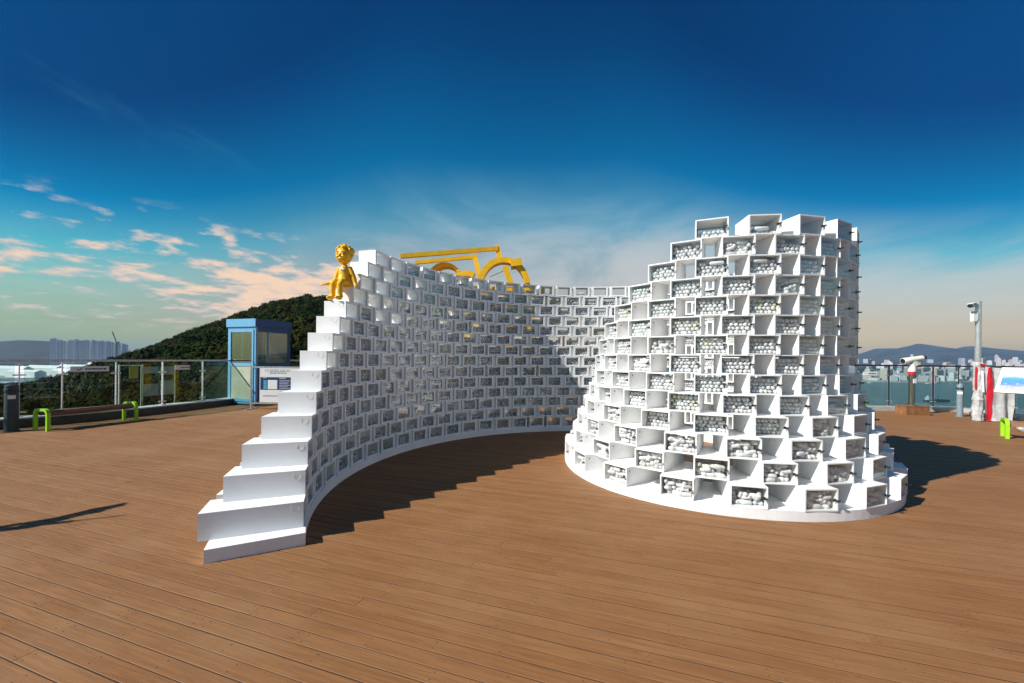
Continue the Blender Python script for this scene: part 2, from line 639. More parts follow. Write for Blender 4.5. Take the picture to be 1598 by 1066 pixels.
def fence(label, pts, top, mid_rail, pm, rm, base_z, clampm):
    f = thing('glass_fence', label, 'fence', (pts[0][0], pts[0][1], 0))
    ox, oy = pts[0]
    pts3 = [Vector((x - ox, y - oy, 0)) for x, y in pts]
    r_ = MB()
    r_.tube([q + Vector((0, 0, top)) for q in pts3], 0.028, 10)
    r_.build('top_rail', rm, f, True)
    dense = []
    for i in range(len(pts3) - 1):
        a, b = pts3[i], pts3[i + 1]
        n = max(1, round((b - a).length / 1.35))
        for k in range(n):
            dense.append(a + (b - a) * (k / n))
    dense.append(pts3[-1])
    for i, q in enumerate(dense):
        d = (dense[min(i + 1, len(dense) - 1)] - dense[max(i - 1, 0)]).normalized()
        m = MB()
        m.bar(q + Vector((0, 0, base_z)), q + Vector((0, 0, top - 0.03)), 0.045, 0.02, up=tuple(d))
        for z in (0.30, 0.30 + (top - 0.3) * 0.72):
            m.bar(q + Vector((0, 0, z)) - d * 0.09, q + Vector((0, 0, z)) + d * 0.09, 0.02, 0.03, mi=1)
        m.bar(q + Vector((0, 0, base_z)), q + Vector((0, 0, base_z + 0.02)), 0.10, 0.10, up=tuple(d), mi=1)
        m.build('post', [pm, clampm], f)
    for i in range(len(dense) - 1):
        a, b = dense[i], dense[i + 1]
        d = (b - a).normalized()
        m = MB()
        m.bar(a + d * 0.06 + Vector((0, 0, (top + 0.10) / 2)), b - d * 0.06 + Vector((0, 0, (top + 0.10) / 2)), 0.012, top - 0.22)
        m.build('glass_pane', M['glass'], f)
    return f


def offset_line(pts, w):
    out = []
    P2 = [Vector(q) for q in pts]
    for i, q in enumerate(P2):
        d = (P2[min(i + 1, len(P2) - 1)] - P2[max(i - 1, 0)]).normalized()
        out.append((q.x - d.y * w, q.y + d.x * w))
    return out


def on_fence(pts, t_, w):
    """point w metres to the deck side of the fence line, at bearing ratio t_ = x/y"""
    for i in range(len(pts) - 1):
        a, b = Vector(pts[i]), Vector(pts[i + 1])
        fa, fb = a.x - t_ * a.y, b.x - t_ * b.y
        if fa * fb <= 0 and fa != fb:
            q = a + (b - a) * (fa / (fa - fb))
            d = (b - a).normalized()
            return q + Vector((d.y, -d.x)) * w, math.atan2(d.y, d.x)
    return None, None


fence_l = offset_line(LEFT + BACK[:2], 0.16)
fence_r = offset_line(BACK[1:] + RIGHT + SIDE, 0.16)
lp = fence_l[:2] + [tuple(on_fence(fence_l, survey(u, 600)[0], 0)[0]) for u in (30, 97, 181, 253.5, 316, 380)] + fence_l[-2:]
fl = fence('glass fence with silver rail and steel posts on the left, behind the green legged bench', lp, 1.375, True, M['steel'], M['steel'], 0.206, M['steel'])
nb_c = len(BACK) - 1
rp = fence_r[:nb_c] + [tuple(on_fence(fence_r, survey(u, 600)[0], 0)[0]) for u in (1318, 1387, 1456)] + fence_r[nb_c + 2:]
fr = fence('glass fence with dark rail and posts on the right, behind the viewing telescope', rp, 1.41, True, M['dark_steel'], M['dark_steel'], 0.131, M['steel'])
# outer concrete ledge beyond the right hand fence
lg = MB()
lg.add(*strip_along(BACK[4:] + RIGHT + SIDE, 0.32, 2.6, -1.2, -0.62))
tag(lg.build('outer_ledge', M['ledge']), kind='structure')

# ------------------------------------------------------------------ the spiral wall of boxes
AC, A_IN = np.array([2.83, 5.85]), 1.37
BC, B_IN = np.array([1.49, 4.83]), 3.55
TURN = 17.3                  # degrees between boxes on the tower
P_WALL = 0.378               # metres between boxes on the wall, along the inner face
HB, HR = 0.10, 0.2103
ROWS = 14
FL_T = [.43, .32, .25, .16, .08, .03] + [0.0] * 8
FL_W = [.43, .32, .24, .15, .07, .02] + [0.0] * 8
DEP, DEP_T = 0.28, 0.33


def hermite(p0, t0, p1, t1, n):
    out = []
    for i in range(n + 1):
        s = i / n
        out.append(p0 * (2 * s ** 3 - 3 * s ** 2 + 1) + t0 * (s ** 3 - 2 * s ** 2 + s) + p1 * (-2 * s ** 3 + 3 * s ** 2) + t1 * (s ** 3 - s ** 2))
    return out


path = []
for d in np.arange(208.0, 70, -0.5):
    path.append(BC + B_IN * np.array([math.cos(R(d)), math.sin(R(d))]))
i_blend0 = len(path) - 1
p0 = path[-1]
t0 = np.array([math.sin(R(70)), -math.cos(R(70))])
a1 = 20
p1 = AC + A_IN * np.array([math.cos(R(a1)), math.sin(R(a1))])
t1 = np.array([math.sin(R(a1)), -math.cos(R(a1))])
span = np.linalg.norm(p1 - p0)
path += hermite(p0, t0 * span * 1.05, p1, t1 * span * 1.05, 120)[1:]
i_blend1 = len(path) - 1
angs = np.arange(a1 - 0.5, -285, -0.5)
for d in angs:
    q = min(1.0, max(0.0, (-130 - d) / 60))          # the whorl tightens towards its free end
    path.append(AC + (A_IN - 0.12 * q * q * (3 - 2 * q)) * np.array([math.cos(R(d)), math.sin(R(d))]))
path = np.array(path)
seg = np.linalg.norm(np.diff(path, axis=0), axis=1)
S = np.r_[0, np.cumsum(seg)]
S_FIRST = 0.128
BW, BHT, BT = 0.322, 0.2088, 0.012


def at_s(s):
    x = np.interp(s, S, path[:, 0])
    y = np.interp(s, S, path[:, 1])
    e = 0.02
    dx = np.interp(s + e, S, path[:, 0]) - np.interp(s - e, S, path[:, 0])
    dy = np.interp(s + e, S, path[:, 1]) - np.interp(s - e, S, path[:, 1])
    L = math.hypot(dx, dy)
    return np.array([x, y]), np.array([dx, dy]) / L


# running count of box pitches along the wall: fixed on the wall and on the tower, eased in between
ang_free = 238.2 - 360.0                              # free edge of the top row on the tower
tower_turns = (a1 - ang_free) / TURN
wall_turns = (S[i_blend0] - S_FIRST) / P_WALL
Lb = S[i_blend1] - S[i_blend0]
n_raw = wall_turns + Lb / 0.40 + tower_turns + (1 - BW / 0.41) * .5 - 6.5
n14 = int(round(n_raw))
blend_turns = Lb / 0.40 + (n14 - n_raw)
PHI = np.zeros(len(path))
PHI[:i_blend0 + 1] = (S[:i_blend0 + 1] - S_FIRST) / P_WALL
PHI[i_blend0:i_blend1 + 1] = wall_turns + (S[i_blend0:i_blend1 + 1] - S[i_blend0]) / Lb * blend_turns
PHI[i_blend1 + 1:] = wall_turns + blend_turns + (a1 - angs) / TURN


def s_of(phi):
    return float(np.interp(phi, PHI, S))


s_split = S[i_blend1] - 1.15

wall_t = thing('box_wall', 'long curved white wall of stacked boxes rising like stairs from its near left end', 'sculpture', (float(BC[0]), float(BC[1]), 0))
tower_t = thing('box_tower', 'round white tower of stacked glass fronted boxes with a flared foot', 'sculpture', (float(AC[0]), float(AC[1]), 0))
ORG = {id(wall_t): np.array([BC[0], BC[1]]), id(tower_t): np.array([AC[0], AC[1]])}


def box_mesh(depth, kind):
    """open box: x along the wall, y from the inner face outwards, z up.  kind: 'wall' shows its inner face"""
    m = MB()
    w, h, t = BW / 2, BHT, BT
    m.box(-w, w, 0, depth, 0, t)
    m.box(-w, w, 0, depth, h - t, h)
    m.box(-w, -w + t, 0, depth, t, h - t)
    m.box(w - t, w, 0, depth, t, h - t)
    fi, ft = 0.022, 0.012           # lip round the inner face
    x0, x1, z0, z1 = -w + t, w - t, t, h - t
    y0 = 0.002
    m.box(x0, x0 + fi, y0, ft, z0, z1)
    m.box(x1 - fi, x1, y0, ft, z0, z1)
    m.box(x0 + fi, x1 - fi, y0, ft, z0, z0 + fi * 0.55)
    m.box(x0 + fi, x1 - fi, y0, ft, z1 - fi * 0.55, z1)
    # inner acrylic
    m.box(x0 + 0.001, x1 - 0.001, ft + 0.001, ft + 0.004, z0 + 0.001, z1 - 0.001, 1)
    if kind == 'tower':
        for zz_, yy_ in ((h * .78, depth - .055),):
            m.add([(-w - .0006, yy_ + .0075 * math.cos(R(a)), zz_ + .0095 * math.sin(R(a))) for a in range(0, 360, 45)], [tuple(range(8))], 2)
    return m.mesh('box', [M['box_white'], M['acrylic'], M['black']])


def door_mesh(depth):
    m = MB()
    w, h, t = BW / 2, BHT, BT
    m.box(-w + t + .001, w - t - .001, depth - 0.007, depth - 0.003, t + .001, h - t - .001)
    return m.mesh('door', M['acrylic'])


def latch_mesh(depth):
    # seen from outside the right hand edge is at -x
    m = MB()
    x = -BW / 2 + 0.024
    z = BHT * 0.50
    m.bar((x, depth - 0.003, z), (x, depth + 0.022, z), 0.014, 0.014)
    m.bar((x - 0.014, depth + 0.026, z + 0.004), (x + 0.018, depth + 0.026, z - 0.004), 0.012, 0.012)
    m.bar((x + 0.012, depth - 0.002, z - 0.013), (x + 0.012, depth - 0.002, z + 0.013), 0.008, 0.022, up=(1, 0, 0))
    return m.mesh('latch', M['latch'])


pm_ = MB()
ring_pts = [(-BW / 2 - 0.001, 0.062 + .030 * math.cos(R(a)), BHT * 0.79 + .030 * math.sin(R(a))) for a in range(-200, 41, 20)]
pm_.tube(ring_pts, 0.0012, 6)
plug_me = pm_.mesh('end_plug', M['white2'])

infill_me = MB().box(BW / 2 + .001, BW / 2 + .0555, .024, .034, 0.0, BHT).mesh('infill_strip', M['white'])
bm_cache = {}


def cached(fn, *a):
    k = (fn.__name__,) + a
    if k not in bm_cache:
        bm_cache[k] = fn(*a)
    return bm_cache[k]


boxes = []                    # (matrix, depth, kind, row, world centre)
for k in range(ROWS):
    n_k = n14 + (ROWS - 1 - k)
    for i in range(n_k):
        s = s_of(k * 0.5 + i + BW / P_WALL * 0.5)
        q, tn = at_s(s)
        tower = s > s_split
        root = tower_t if tower else wall_t
        fl_ = (FL_T if tower else FL_W)[k]
        blend = round(min(1, max(0, (s - S[i_blend0]) / Lb)) * 4) / 4
        dep = round(DEP + (DEP_T - DEP) * blend + fl_, 3)
        nrm = np.array([-tn[1], tn[0]])           # outwards (path runs clockwise)
        z = HB + k * HR + 0.0007
        jy = rng.uniform(-0.003, 0.003)
        Mx = Matrix(((tn[0], nrm[0], 0, q[0] + nrm[0] * jy), (tn[1], nrm[1], 0, q[1] + nrm[1] * jy), (0, 0, 1, z), (0, 0, 0, 1)))
        org = ORG[id(root)]
        kind = 'tower' if tower else 'wall'
        o = link('box', cached(box_mesh, dep, kind), root)
        Ml = Mx.copy()
        Ml[0][3] -= org[0]
        Ml[1][3] -= org[1]
        o.matrix_basis = Ml
        if tower and s > S[i_blend1] - 0.2:
            link('door', cached(door_mesh, dep), o)
            link('latch', cached(latch_mesh, dep), o)
        if kind == 'wall' and i < n_k - 1 and s < S[i_blend0] and rng.random() < .86:
            link('infill_strip', infill_me, o)
        if i == 0:
            link('end_plug', plug_me, o)
        boxes.append((Mx, dep, kind, k, q + nrm * dep * 0.5, s, i))

# plinths under the boxes
def plinth(root, s0, s1, out0, out1, extra=0.0):
    org = ORG[id(root)]
    vs, fs = [], []
    n = max(2, int((s1 - s0) / 0.06))
    for i in range(n + 1):
        s = s0 + (s1 - s0) * i / n
        q, tn = at_s(s)
        nrm = np.array([-tn[1], tn[0]])
        o_ = out0 + (out1 - out0) * i / n
        for w, z in ((-0.012, 0.0), (-0.012, HB), (o_, HB), (o_, 0.0)):
            r_ = q + nrm * w - org
            vs.append((r_[0], r_[1], z))
    for i in range(n):
        for k in range(4):
            k2 = (k + 1) % 4
            fs.append((4 * i + k, 4 * (i + 1) + k, 4 * (i + 1) + k2, 4 * i + k2))
    fs += [(0, 1, 2, 3), tuple(4 * n + k for k in (3, 2, 1, 0))]
    MB().add(vs, fs).build('plinth', M['white2'], root)


plinth(wall_t, 0.0, s_split, 0.64, 0.74)
plinth(tower_t, s_split, min(S[-1], s_of(n14 + 13.2)), 0.74, DEP_T + 0.445)

# ------------------------------------------------------------------ capsules in the boxes
CR = 0.0214


def cap_geo(L, n, r_=CR):
    prof = [(0.0, 0.0), (0.62, 0.14), (1.0, 0.75)]
    ring = []
    vs = [(0, 0, 0)]
    for pr, py in prof[1:]:
        for k in range(n):
            a = 2 * math.pi * k / n
            vs.append((pr * r_ * math.cos(a), py * r_, pr * r_ * math.sin(a)))
    for pr, py in reversed(prof[1:]):
        for k in range(n):
            a = 2 * math.pi * k / n
            vs.append((pr * r_ * math.cos(a), L - py * r_, pr * r_ * math.sin(a)))
    vs.append((0, L, 0))
    fs = []
    for k in range(n):
        fs.append((0, 1 + k, 1 + (k + 1) % n))
    for b in range(3):
        for k in range(n):
            a0, a1_ = 1 + b * n + k, 1 + b * n + (k + 1) % n
            b0, b1 = a0 + n, a1_ + n
            fs += [(a0, b0, b1), (a0, b1, a1_)]
    last = len(vs) - 1
    for k in range(n):
        fs.append((last, 1 + 3 * n + (k + 1) % n, 1 + 3 * n + k))
    return np.array(vs), np.array(fs)


cap_stops = [(0, (.62, .62, .63)), (.3, (.72, .72, .72)), (.6, (.80, .79, .78)), (.86, (.82, .82, .81)), (.87, (.70, .74, .48)), (1, (.74, .76, .58))]
M['caps_w'] = by_attr('capsule_plastic_shaded', 'rnd', [(0, (.46, .46, .47)), (.4, (.64, .64, .65)), (.86, (.80, .80, .80)), (.87, (.50, .56, .24)), (1, (.58, .62, .36))], 0.35, 0, 0.5)  # darker copy of the tower capsules: shade inside the wall boxes painted in
M['caps'] = by_attr('capsule_plastic_mass', 'rnd', cap_stops, 0.35, 0, 0.5)


def cap_single(name):
    m, t, b = new_mat(name)
    oi = t.n('ShaderNodeObjectInfo')
    c = t.ramp(oi.outputs['Random'], [(0, (.62, .62, .63)), (.3, (.72, .72, .72)), (.6, (.80, .79, .78)), (.97, (.82, .82, .81)), (.98, (.74, .77, .58)), (1, (.76, .78, .64))])
    t.put(b.inputs['Base Color'], c)
    b.inputs['Roughness'].default_value = 0.35
    return m


M['cap1'] = cap_single('capsule_plastic')


def orient(mid, d):
    d = Vector(d).normalized()
    q = Vector((0, 1, 0)).rotation_difference(d)
    return q.to_matrix()


def fill(kind, row, dep, frac, r_, greenish):
    """list of (start point, direction, length, tone) in box coordinates"""
    out = []
    w, h = BW - 2 * BT, BHT - 2 * BT
    L = min(0.235, dep - 0.04) if kind == 'tower' else 0.17
    dx, dz = 2 * CR * 1.015, 2 * CR * 0.91
    def tone():
        if r_.random() < greenish:
            return 0.88 + 0.12 * r_.random()
        return r_.random() * 0.85
    outer = (kind == 'tower')
    if row <= 2 or (row == 3 and r_.random() < .6) or r_.random() < 0.06:
        # tumbled
        Ls = 0.105
        n_lay = max(1, int(round(frac * 5.4)))
        for l in range(n_lay):
            z = BT + CR + l * dz * 0.98
            if z > BHT - BT - CR:
                break
            nn = r_.randint(5, 8)
            for c in range(nn):
                x = -w / 2 + CR + (w - 2 * CR) * (c + r_.uniform(.2, .8)) / nn
                yaw = r_.choice([r_.uniform(-.5, .5), r_.uniform(-1.5, 1.5)])
                d = (math.sin(yaw), math.cos(yaw), r_.uniform(-.15, .25) if l else 0.0)
                ex = abs(d[0]) * Ls
                x0 = x - d[0] * Ls / 2
                x0 = min(max(x0, -w / 2 + CR + max(0, -d[0] * Ls)), w / 2 - CR - max(0, d[0] * Ls))
                ey = d[1] * Ls
                if outer:
                    y0 = dep - 0.016 - ey - r_.uniform(0.0, 0.05) - CR * .4
                else:
                    y0 = 0.02 + CR * .4 + r_.uniform(0.0, 0.05)
                if d[2] > 0 and z + d[2] * Ls > BHT - BT - CR:
                    d = (d[0], d[1], 0.0)
                if d[2] < 0 and z + d[2] * Ls < BT + CR:
                    d = (d[0], d[1], 0.0)
                out.append(((x0, y0, z), d, Ls, tone()))
        return out
    rows = frac * 4.6
    l = 0
    while l < rows:
        z = BT + CR + l * dz
        if z > BHT - BT - CR + 0.002:
            break
        n = 7 - (l % 2)
        x00 = -w / 2 + CR + (w - 2 * CR - 6 * dx) / 2 + (dx / 2 if l % 2 else 0)
        keep = 1.0 if l + 1 <= rows else rows - l
        for c in range(n):
            if r_.random() > keep:
                continue
            jit = r_.uniform(-0.010, 0.010)
            out.append(((x00 + c * dx + r_.uniform(-.0015, .0015), ((dep - L) / 2 if kind == 'tower' else 0.045) + jit, z), (r_.uniform(-.03, .03), 1, r_.uniform(-.01, .01)), L, tone()))
        if keep < 1.0 and r_.random() < 0.5:
            y0 = dep - 0.02 - CR if outer else 0.022 + CR
            x = r_.uniform(-w / 2 + CR, w / 2 - CR - 0.15)
            out.append(((x, y0, z), (1, 0, 0), 0.145, tone()))
        l += 1
    return out


singles = []
mass = {'tower': [], 'wall': []}
r2 = random.Random(21)
for (Mx, dep, kind, k, c, s, i) in boxes:
        # how full
    if kind == 'wall':
        if k >= 13:
            fr_ = 0.0 if i < 3 else r2.choice([0, .25, .25, .0])
            if i >= 8:
                fr_ = r2.choice([0, 0, .25])
        elif k == 0:
            fr_ = r2.choice([.25, .3, .5])
        elif k == 1:
            fr_ = r2.choice([.3, .5, .6])
        elif k == 2:
            fr_ = r2.choice([.5, .75, 1])
        elif k >= 8:
            fr_ = r2.choice([.55, .7, .8, .9, 1])
        else:
            fr_ = r2.choice([.85, .9, 1, 1, 1])
        if k >= 6 and i < 1 + (k > 9):
            fr_ = 0.0
        elif k >= 9 and i < 4:
            fr_ = r2.choice([.25, .5, .6])
    else:
        if k == 13:
            fr_ = r2.choice([.30, .40, .45])
        elif k in (11, 12):
            fr_ = r2.choice([.7, .75, .8])
        elif k == 0:
            fr_ = r2.choice([.55, .65, .75, .85])
        elif k == 1:
            fr_ = r2.choice([.6, .75, .9])
        else:
            fr_ = r2.choice([.95, 1, 1, 1, 1])
    if fr_ <= 0:
        continue
    green = r2.choice([0, 0, 0, 0, 0, 0, .03, .15]) if kind == 'tower' else r2.choice([0, 0, 0, 0, 0, .0, .3])
    for (pos, d, L, tn_) in fill(kind, k, dep, fr_, r2, green):
        mass[kind].append((Mx, pos, d, L, tn_, k, c))

# the 300 that show largest: lowest rows of the tower, on the side facing the viewer
def facing(Mx, c):
    nrm = Vector((Mx[0][1], Mx[1][1]))
    v = Vector((-c[0], -c[1])).normalized()
    return nrm.dot(v)


cand = [(e, float(np.hypot(*e[6])) + 0.25 * e[5]) for e in mass['tower'] if facing(e[0], e[6]) > 0.45 and e[5] <= 4]
cand.sort(key=lambda a: a[1])
chosen = [c_[0] for c_ in cand[:300]]
cid = set(id(e) for e in chosen)
scache = {}
for e in chosen:
    Mx, pos, d, L, tn_ = e[:5]
    key = round(L, 3)
    if key not in scache:
        v, f = cap_geo(L, 10)
        scache[key] = np_mesh('capsule', v, f, M['cap1'], True)
    o = link('capsule', scache[key])
    o.matrix_basis = Mx @ (Matrix.Translation(pos) @ orient(None, d).to_4x4())
    tag(o, 'small white plastic capsule behind the glass of a lower front box of the round tower', 'capsule', 'capsules in the lower boxes of the tower')

for kind, nm, lab, nseg in (('tower', 'tower_capsules', 'heaps of small pale plastic capsules filling the upper boxes of the round tower', 8),
                            ('wall', 'wall_capsules', 'heaps of small pale plastic capsules filling the boxes of the curved wall', 7)):
    VV, FF, AA, n0 = [], [], [], 0
    gc = {}
    for e in mass[kind]:
        if id(e) in cid:
            continue
        Mx, pos, d, L, tn_ = e[:5]
        key = round(L, 3)
        if key not in gc:
            gc[key] = cap_geo(L, nseg)
        v, f = gc[key]
        m3 = np.array(orient(None, d))
        w_ = v @ m3.T + np.array(pos)
        A = np.array(Mx)
        w_ = w_ @ A[:3, :3].T + A[:3, 3]
        VV.append(w_)
        FF.append(f + n0)
        AA.append(np.full(len(v), tn_))
        n0 += len(v)
    o = link(nm, np_mesh(nm, np.concatenate(VV), np.concatenate(FF), M['caps' if kind == 'tower' else 'caps_w'], True, ('rnd', np.concatenate(AA))))
    tag(o, lab, 'capsules', None, 'stuff')

# ------------------------------------------------------------------ yellow statue on the steps
def ellipsoid(mb, c, r_, n=12, m=8, rot=None):
    vs, fs = [], []
    for i in range(m + 1):
        ph = math.pi * i / m
        for k in range(n):
            a = 2 * math.pi * k / n
            v = Vector((r_[0] * math.sin(ph) * math.cos(a), r_[1] * math.sin(ph) * math.sin(a), r_[2] * math.cos(ph)))
            if rot is not None:
                v = rot @ v
            vs.append(v + Vector(c))
    for i in range(m):
        for k in range(n):
            k2 = (k + 1) % n
            fs.append((i * n + k, (i + 1) * n + k, (i + 1) * n + k2, i * n + k2))
    mb.add(vs, fs)


def remeshed(mb, name, mat, voxel, parent, smooth_it=4):
    o = mb.build(name, mat, parent)
    md = o.modifiers.new('remesh', 'REMESH')
    md.mode = 'VOXEL'
    md.voxel_size = voxel
    md.use_smooth_shade = True
    ms = o.modifiers.new('smooth', 'SMOOTH')
    ms.iterations = smooth_it
    ms.factor = 0.5
    dg = bpy.context.evaluated_depsgraph_get()
    me = bpy.data.meshes.new_from_object(o.evaluated_get(dg))
    o.modifiers.clear()
    o.data = me
    me.name = name
    return o


q_, tn_s = at_s(s_of(5.0) + 0.02)
nr_ = np.array([-tn_s[1], tn_s[0]])
seat = q_ + nr_ * 0.13 + tn_s * 0.03
st = thing('child_statue', 'yellow statue of a seated child with tousled hair, on the steps of the white wall', 'statue', (seat[0] - .02, seat[1], HB + 11 * HR), R(-9))
st.scale = (.95, .95, .95)
b_ = MB()
# local: -y is forward
b_.tube([(0, .02, .0), (0, .02, .06), (0, .012, .14), (0, .008, .22), (0, .006, .275), (0, .004, .30)], [.088, .094, .080, .072, .062, .036], 16)
b_.tube([(0, .004, .28), (0, .0, .345)], [.030, .029], 12)
for sgn in (-1, 1):
    hx = .046 * sgn
    b_.tube([(hx, .02, .045), (hx * 1.05, -.07, .055), (hx * 1.1, -.150, .050), (hx * 1.1, -.178, .015), (hx * 1.1, -.182, -.07), (hx * 1.1, -.180, -.155)], [.050, .048, .043, .041, .036, .034], 12)
    ellipsoid(b_, (hx * 1.15, -.180, -.150), (.040, .042, .030))
    ellipsoid(b_, (hx * 1.3, -.228, -.178), (.036, .072, .028))
# arms: straight down to the step on one side, out to the other
arms = {1: [(.070, .01, .275), (.105, .015, .20), (.135, .02, .12), (.160, .012, .045), (.172, -.01, .022)],
        -1: [(-.070, .01, .275), (-.100, .01, .20), (-.130, .0, .11), (-.190, -.03, .055), (-.232, -.055, .040)]}
for sgn, pts in arms.items():
    b_.tube(pts, [.033, .034, .031, .026, .022], 12)
    e0 = Vector(pts[-1])
    d = (e0 - Vector(pts[-2])).normalized()
    if sgn == 1:
        d = Vector((.55, -.80, -.12)).normalized()
    sdir = d.cross(Vector((0, 0, 1))).normalized()
    ellipsoid(b_, e0 + d * .02, (.027, .027, .014))
    for kf, (off_, ln) in enumerate([(-.018, .040), (-.006, .050), (.006, .047), (.018, .036)]):
        f0 = e0 + d * .030 + sdir * off_
        b_.tube([f0, f0 + d * ln * .6 + Vector((0, 0, .002)), f0 + d * ln + Vector((0, 0, -.008))], [.0082, .0078, .0055], 7)
    th = e0 + d * .006 - sdir * .024
    b_.tube([th, th + d * .018 - sdir * .014, th + d * .036 - sdir * .018], [.009, .008, .006], 7)
# head
ellipsoid(b_, (0, -.004, .435), (.108, .112, .120), 20, 14)
ellipsoid(b_, (0, -.030, .385), (.078, .075, .055), 16, 10)
ellipsoid(b_, (0, -.118, .415), (.016, .022, .018))
for sgn in (-1, 1):
    ellipsoid(b_, (.108 * sgn, .0, .420), (.016, .024, .032))
    ellipsoid(b_, (.042 * sgn, -.106, .400), (.024, .014, .020))
    b_.tube([(.022 * sgn, -.118, .462), (.042 * sgn, -.114, .468), (.062 * sgn, -.100, .462)], .0075, 6)
b_.tube([(-.028, -.104, .378), (0, -.113, .372), (.028, -.104, .378)], .0080, 6)
body = remeshed(b_, 'body', M['gold'], 0.0062, st, 3)
e_ = MB()
for sgn in (-1, 1):
    ellipsoid(e_, (.040 * sgn, -.109, .437), (.013, .008, .016))
e_.build('eyes', M['gold'], st, True)
h_ = MB()
hr = random.Random(3)
ellipsoid(h_, (0, .022, .470), (.116, .108, .098), 20, 12)
for k in range(85):
    a = hr.uniform(0, 2 * math.pi)
    ph = hr.uniform(0, 1.35)
    v = Vector((math.sin(ph) * math.cos(a), math.sin(ph) * math.sin(a), math.cos(ph)))
    if v.y < -.45 and v.z < .50:
        continue
    p_ = Vector((0, .012, .455)) + Vector((v.x * .118, v.y * .118, v.z * .116))
    tdir = Vector((v.z * math.cos(a) + hr.uniform(-.4, .4), v.z * math.sin(a) + hr.uniform(-.4, .4), -math.sin(ph))).normalized()
    h_.tube([p_ - tdir * .022, p_ + v * .012, p_ + tdir * .026 + v * .004], [.012, .015, .005], 7)
remeshed(h_, 'hair', M['gold'], 0.0065, st, 1)
t_ = MB()
t_.tube([(0, .018, -.004), (0, .016, .040), (0, .014, .10), (0, .010, .17)], [.122, .115, .098, .080], 24)
t_.build('tunic_hem', M['gold'], st, True)
bd = MB()
ellipsoid(bd, (.006, -.0645, .232), (.036, .006, .019), 16, 6)
bo = bd.build('badge', M['board_white'], st, True)
bk = MB()
bk.box(-.012, .004, -.0716, -.0706, .226, .240)
bk.box(.008, .026, -.0712, -.0702, .230, .236)
bk.build('badge_mark', M['ink'], bo)

# ------------------------------------------------------------------ blue booth
bo = thing('ticket_booth', 'small blue kiosk with glazed door and dark window beside the glass fence', 'kiosk', (-8.90, 12.45, 0), math.atan2(-.30, .954))
bo.scale = (.93, .93, .93)
BWD, BDP, BHH = 1.22, 1.36, 2.86
m = MB()
for x, y in ((0, 0), (BWD - .07, 0)):
    m.box(x, x + .07, y, y + .07, .06, 2.60)
m.box(.07, BWD - .07, .0, .07, .06, .12)
m.box(.07, BWD - .07, .0, .07, 2.52, 2.60)
m.build('front_frame', M['blue'], bo)
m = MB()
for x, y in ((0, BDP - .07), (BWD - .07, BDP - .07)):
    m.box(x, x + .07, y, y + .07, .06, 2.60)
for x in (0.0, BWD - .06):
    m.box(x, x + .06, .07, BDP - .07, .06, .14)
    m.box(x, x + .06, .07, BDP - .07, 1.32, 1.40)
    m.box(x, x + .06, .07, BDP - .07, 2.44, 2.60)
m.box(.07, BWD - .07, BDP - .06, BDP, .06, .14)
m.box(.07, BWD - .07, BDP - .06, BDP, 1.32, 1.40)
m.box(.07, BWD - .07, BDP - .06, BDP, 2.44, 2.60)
m.build('side_frame', M['blue_shade'], bo)
MB().box(-.03, BWD + .03, -.028, BDP + .03, 2.602, 2.86).build('roof', M['blue_shade'], bo)
MB().box(-.032, BWD + .032, -.045, -.030, 2.600, 2.862).build('lit_fascia', M['blue'], bo)  # thin board added so the sunlit roof front stays light blue
MB().box(-.02, BWD + .02, -.02, BDP + .02, 0.0, .058).build('base', M['dark_steel'], bo)
MB().box(.03, BWD - .03, .03, BDP - .03, .0585, .075).build('floor', M['interior'], bo)
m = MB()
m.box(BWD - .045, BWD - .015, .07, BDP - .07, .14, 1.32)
m.build('side_panel', M['blue_shade'], bo)
m = MB()
m.box(.015, .045, .07, BDP - .07, .14, 1.32)
m.build('side_panel', M['interior'], bo)
m = MB()
m.box(.07, BWD - .07, BDP - .045, BDP - .015, .14, 1.32)
m.build('back_panel', M['interior'], bo)
m = MB()
m.box(.07, BWD - .07, BDP - .040, BDP - .020, 1.40, 2.44)
m.build('back_board', M['interior_wood'], bo)
for nm_, args in (('side_window', (BWD - .034, BWD - .026, .07, BDP - .07, 1.40, 2.44)), ('side_window', (.026, .034, .07, BDP - .07, 1.40, 2.44))):
    w_ = MB().box(*args).build(nm_, M['booth_glass'], bo)
    yc = .07 + (BDP - .14) * .34
    MB().box(args[0] - .012, args[1] + .012, yc - .014, yc + .014, 1.40, 2.44).build('mullion', M['blue'], w_)
d_ = MB()
d_.box(.075, .145, -.022, .02, .125, 2.515)
d_.box(BWD - .145, BWD - .075, -.022, .02, .125, 2.515)
for z0, z1 in ((.125, .22), (1.30, 1.40), (2.43, 2.515)):
    d_.box(.145, BWD - .145, -.022, .02, z0, z1)
door = d_.build('door', M['blue'], bo)
MB().box(.145, BWD - .145, -.006, .002, 1.40, 2.43).build('pane', M['booth_glass'], door)
MB().box(.145, BWD - .145, -.006, .002, .22, 1.30).build('frosted_pane', M['curtain'], door)
hd = MB()
hd.tube([(BWD - .11, -.022, 1.30), (BWD - .11, -.07, 1.30), (BWD - .11, -.07, 1.46), (BWD - .11, -.022, 1.46)], .010, 8)
hd.build('handle', M['steel'], door, True)
ds = MB()
ds.box(.55, BWD - .06, .45, BDP - .08, .80, .84)
ds.box(.57, .61, .47, .51, .076, .80)
ds.box(.57, .61, BDP - .16, BDP - .12, .076, .80)
ds.build('desk', M['interior_wood'], bo)

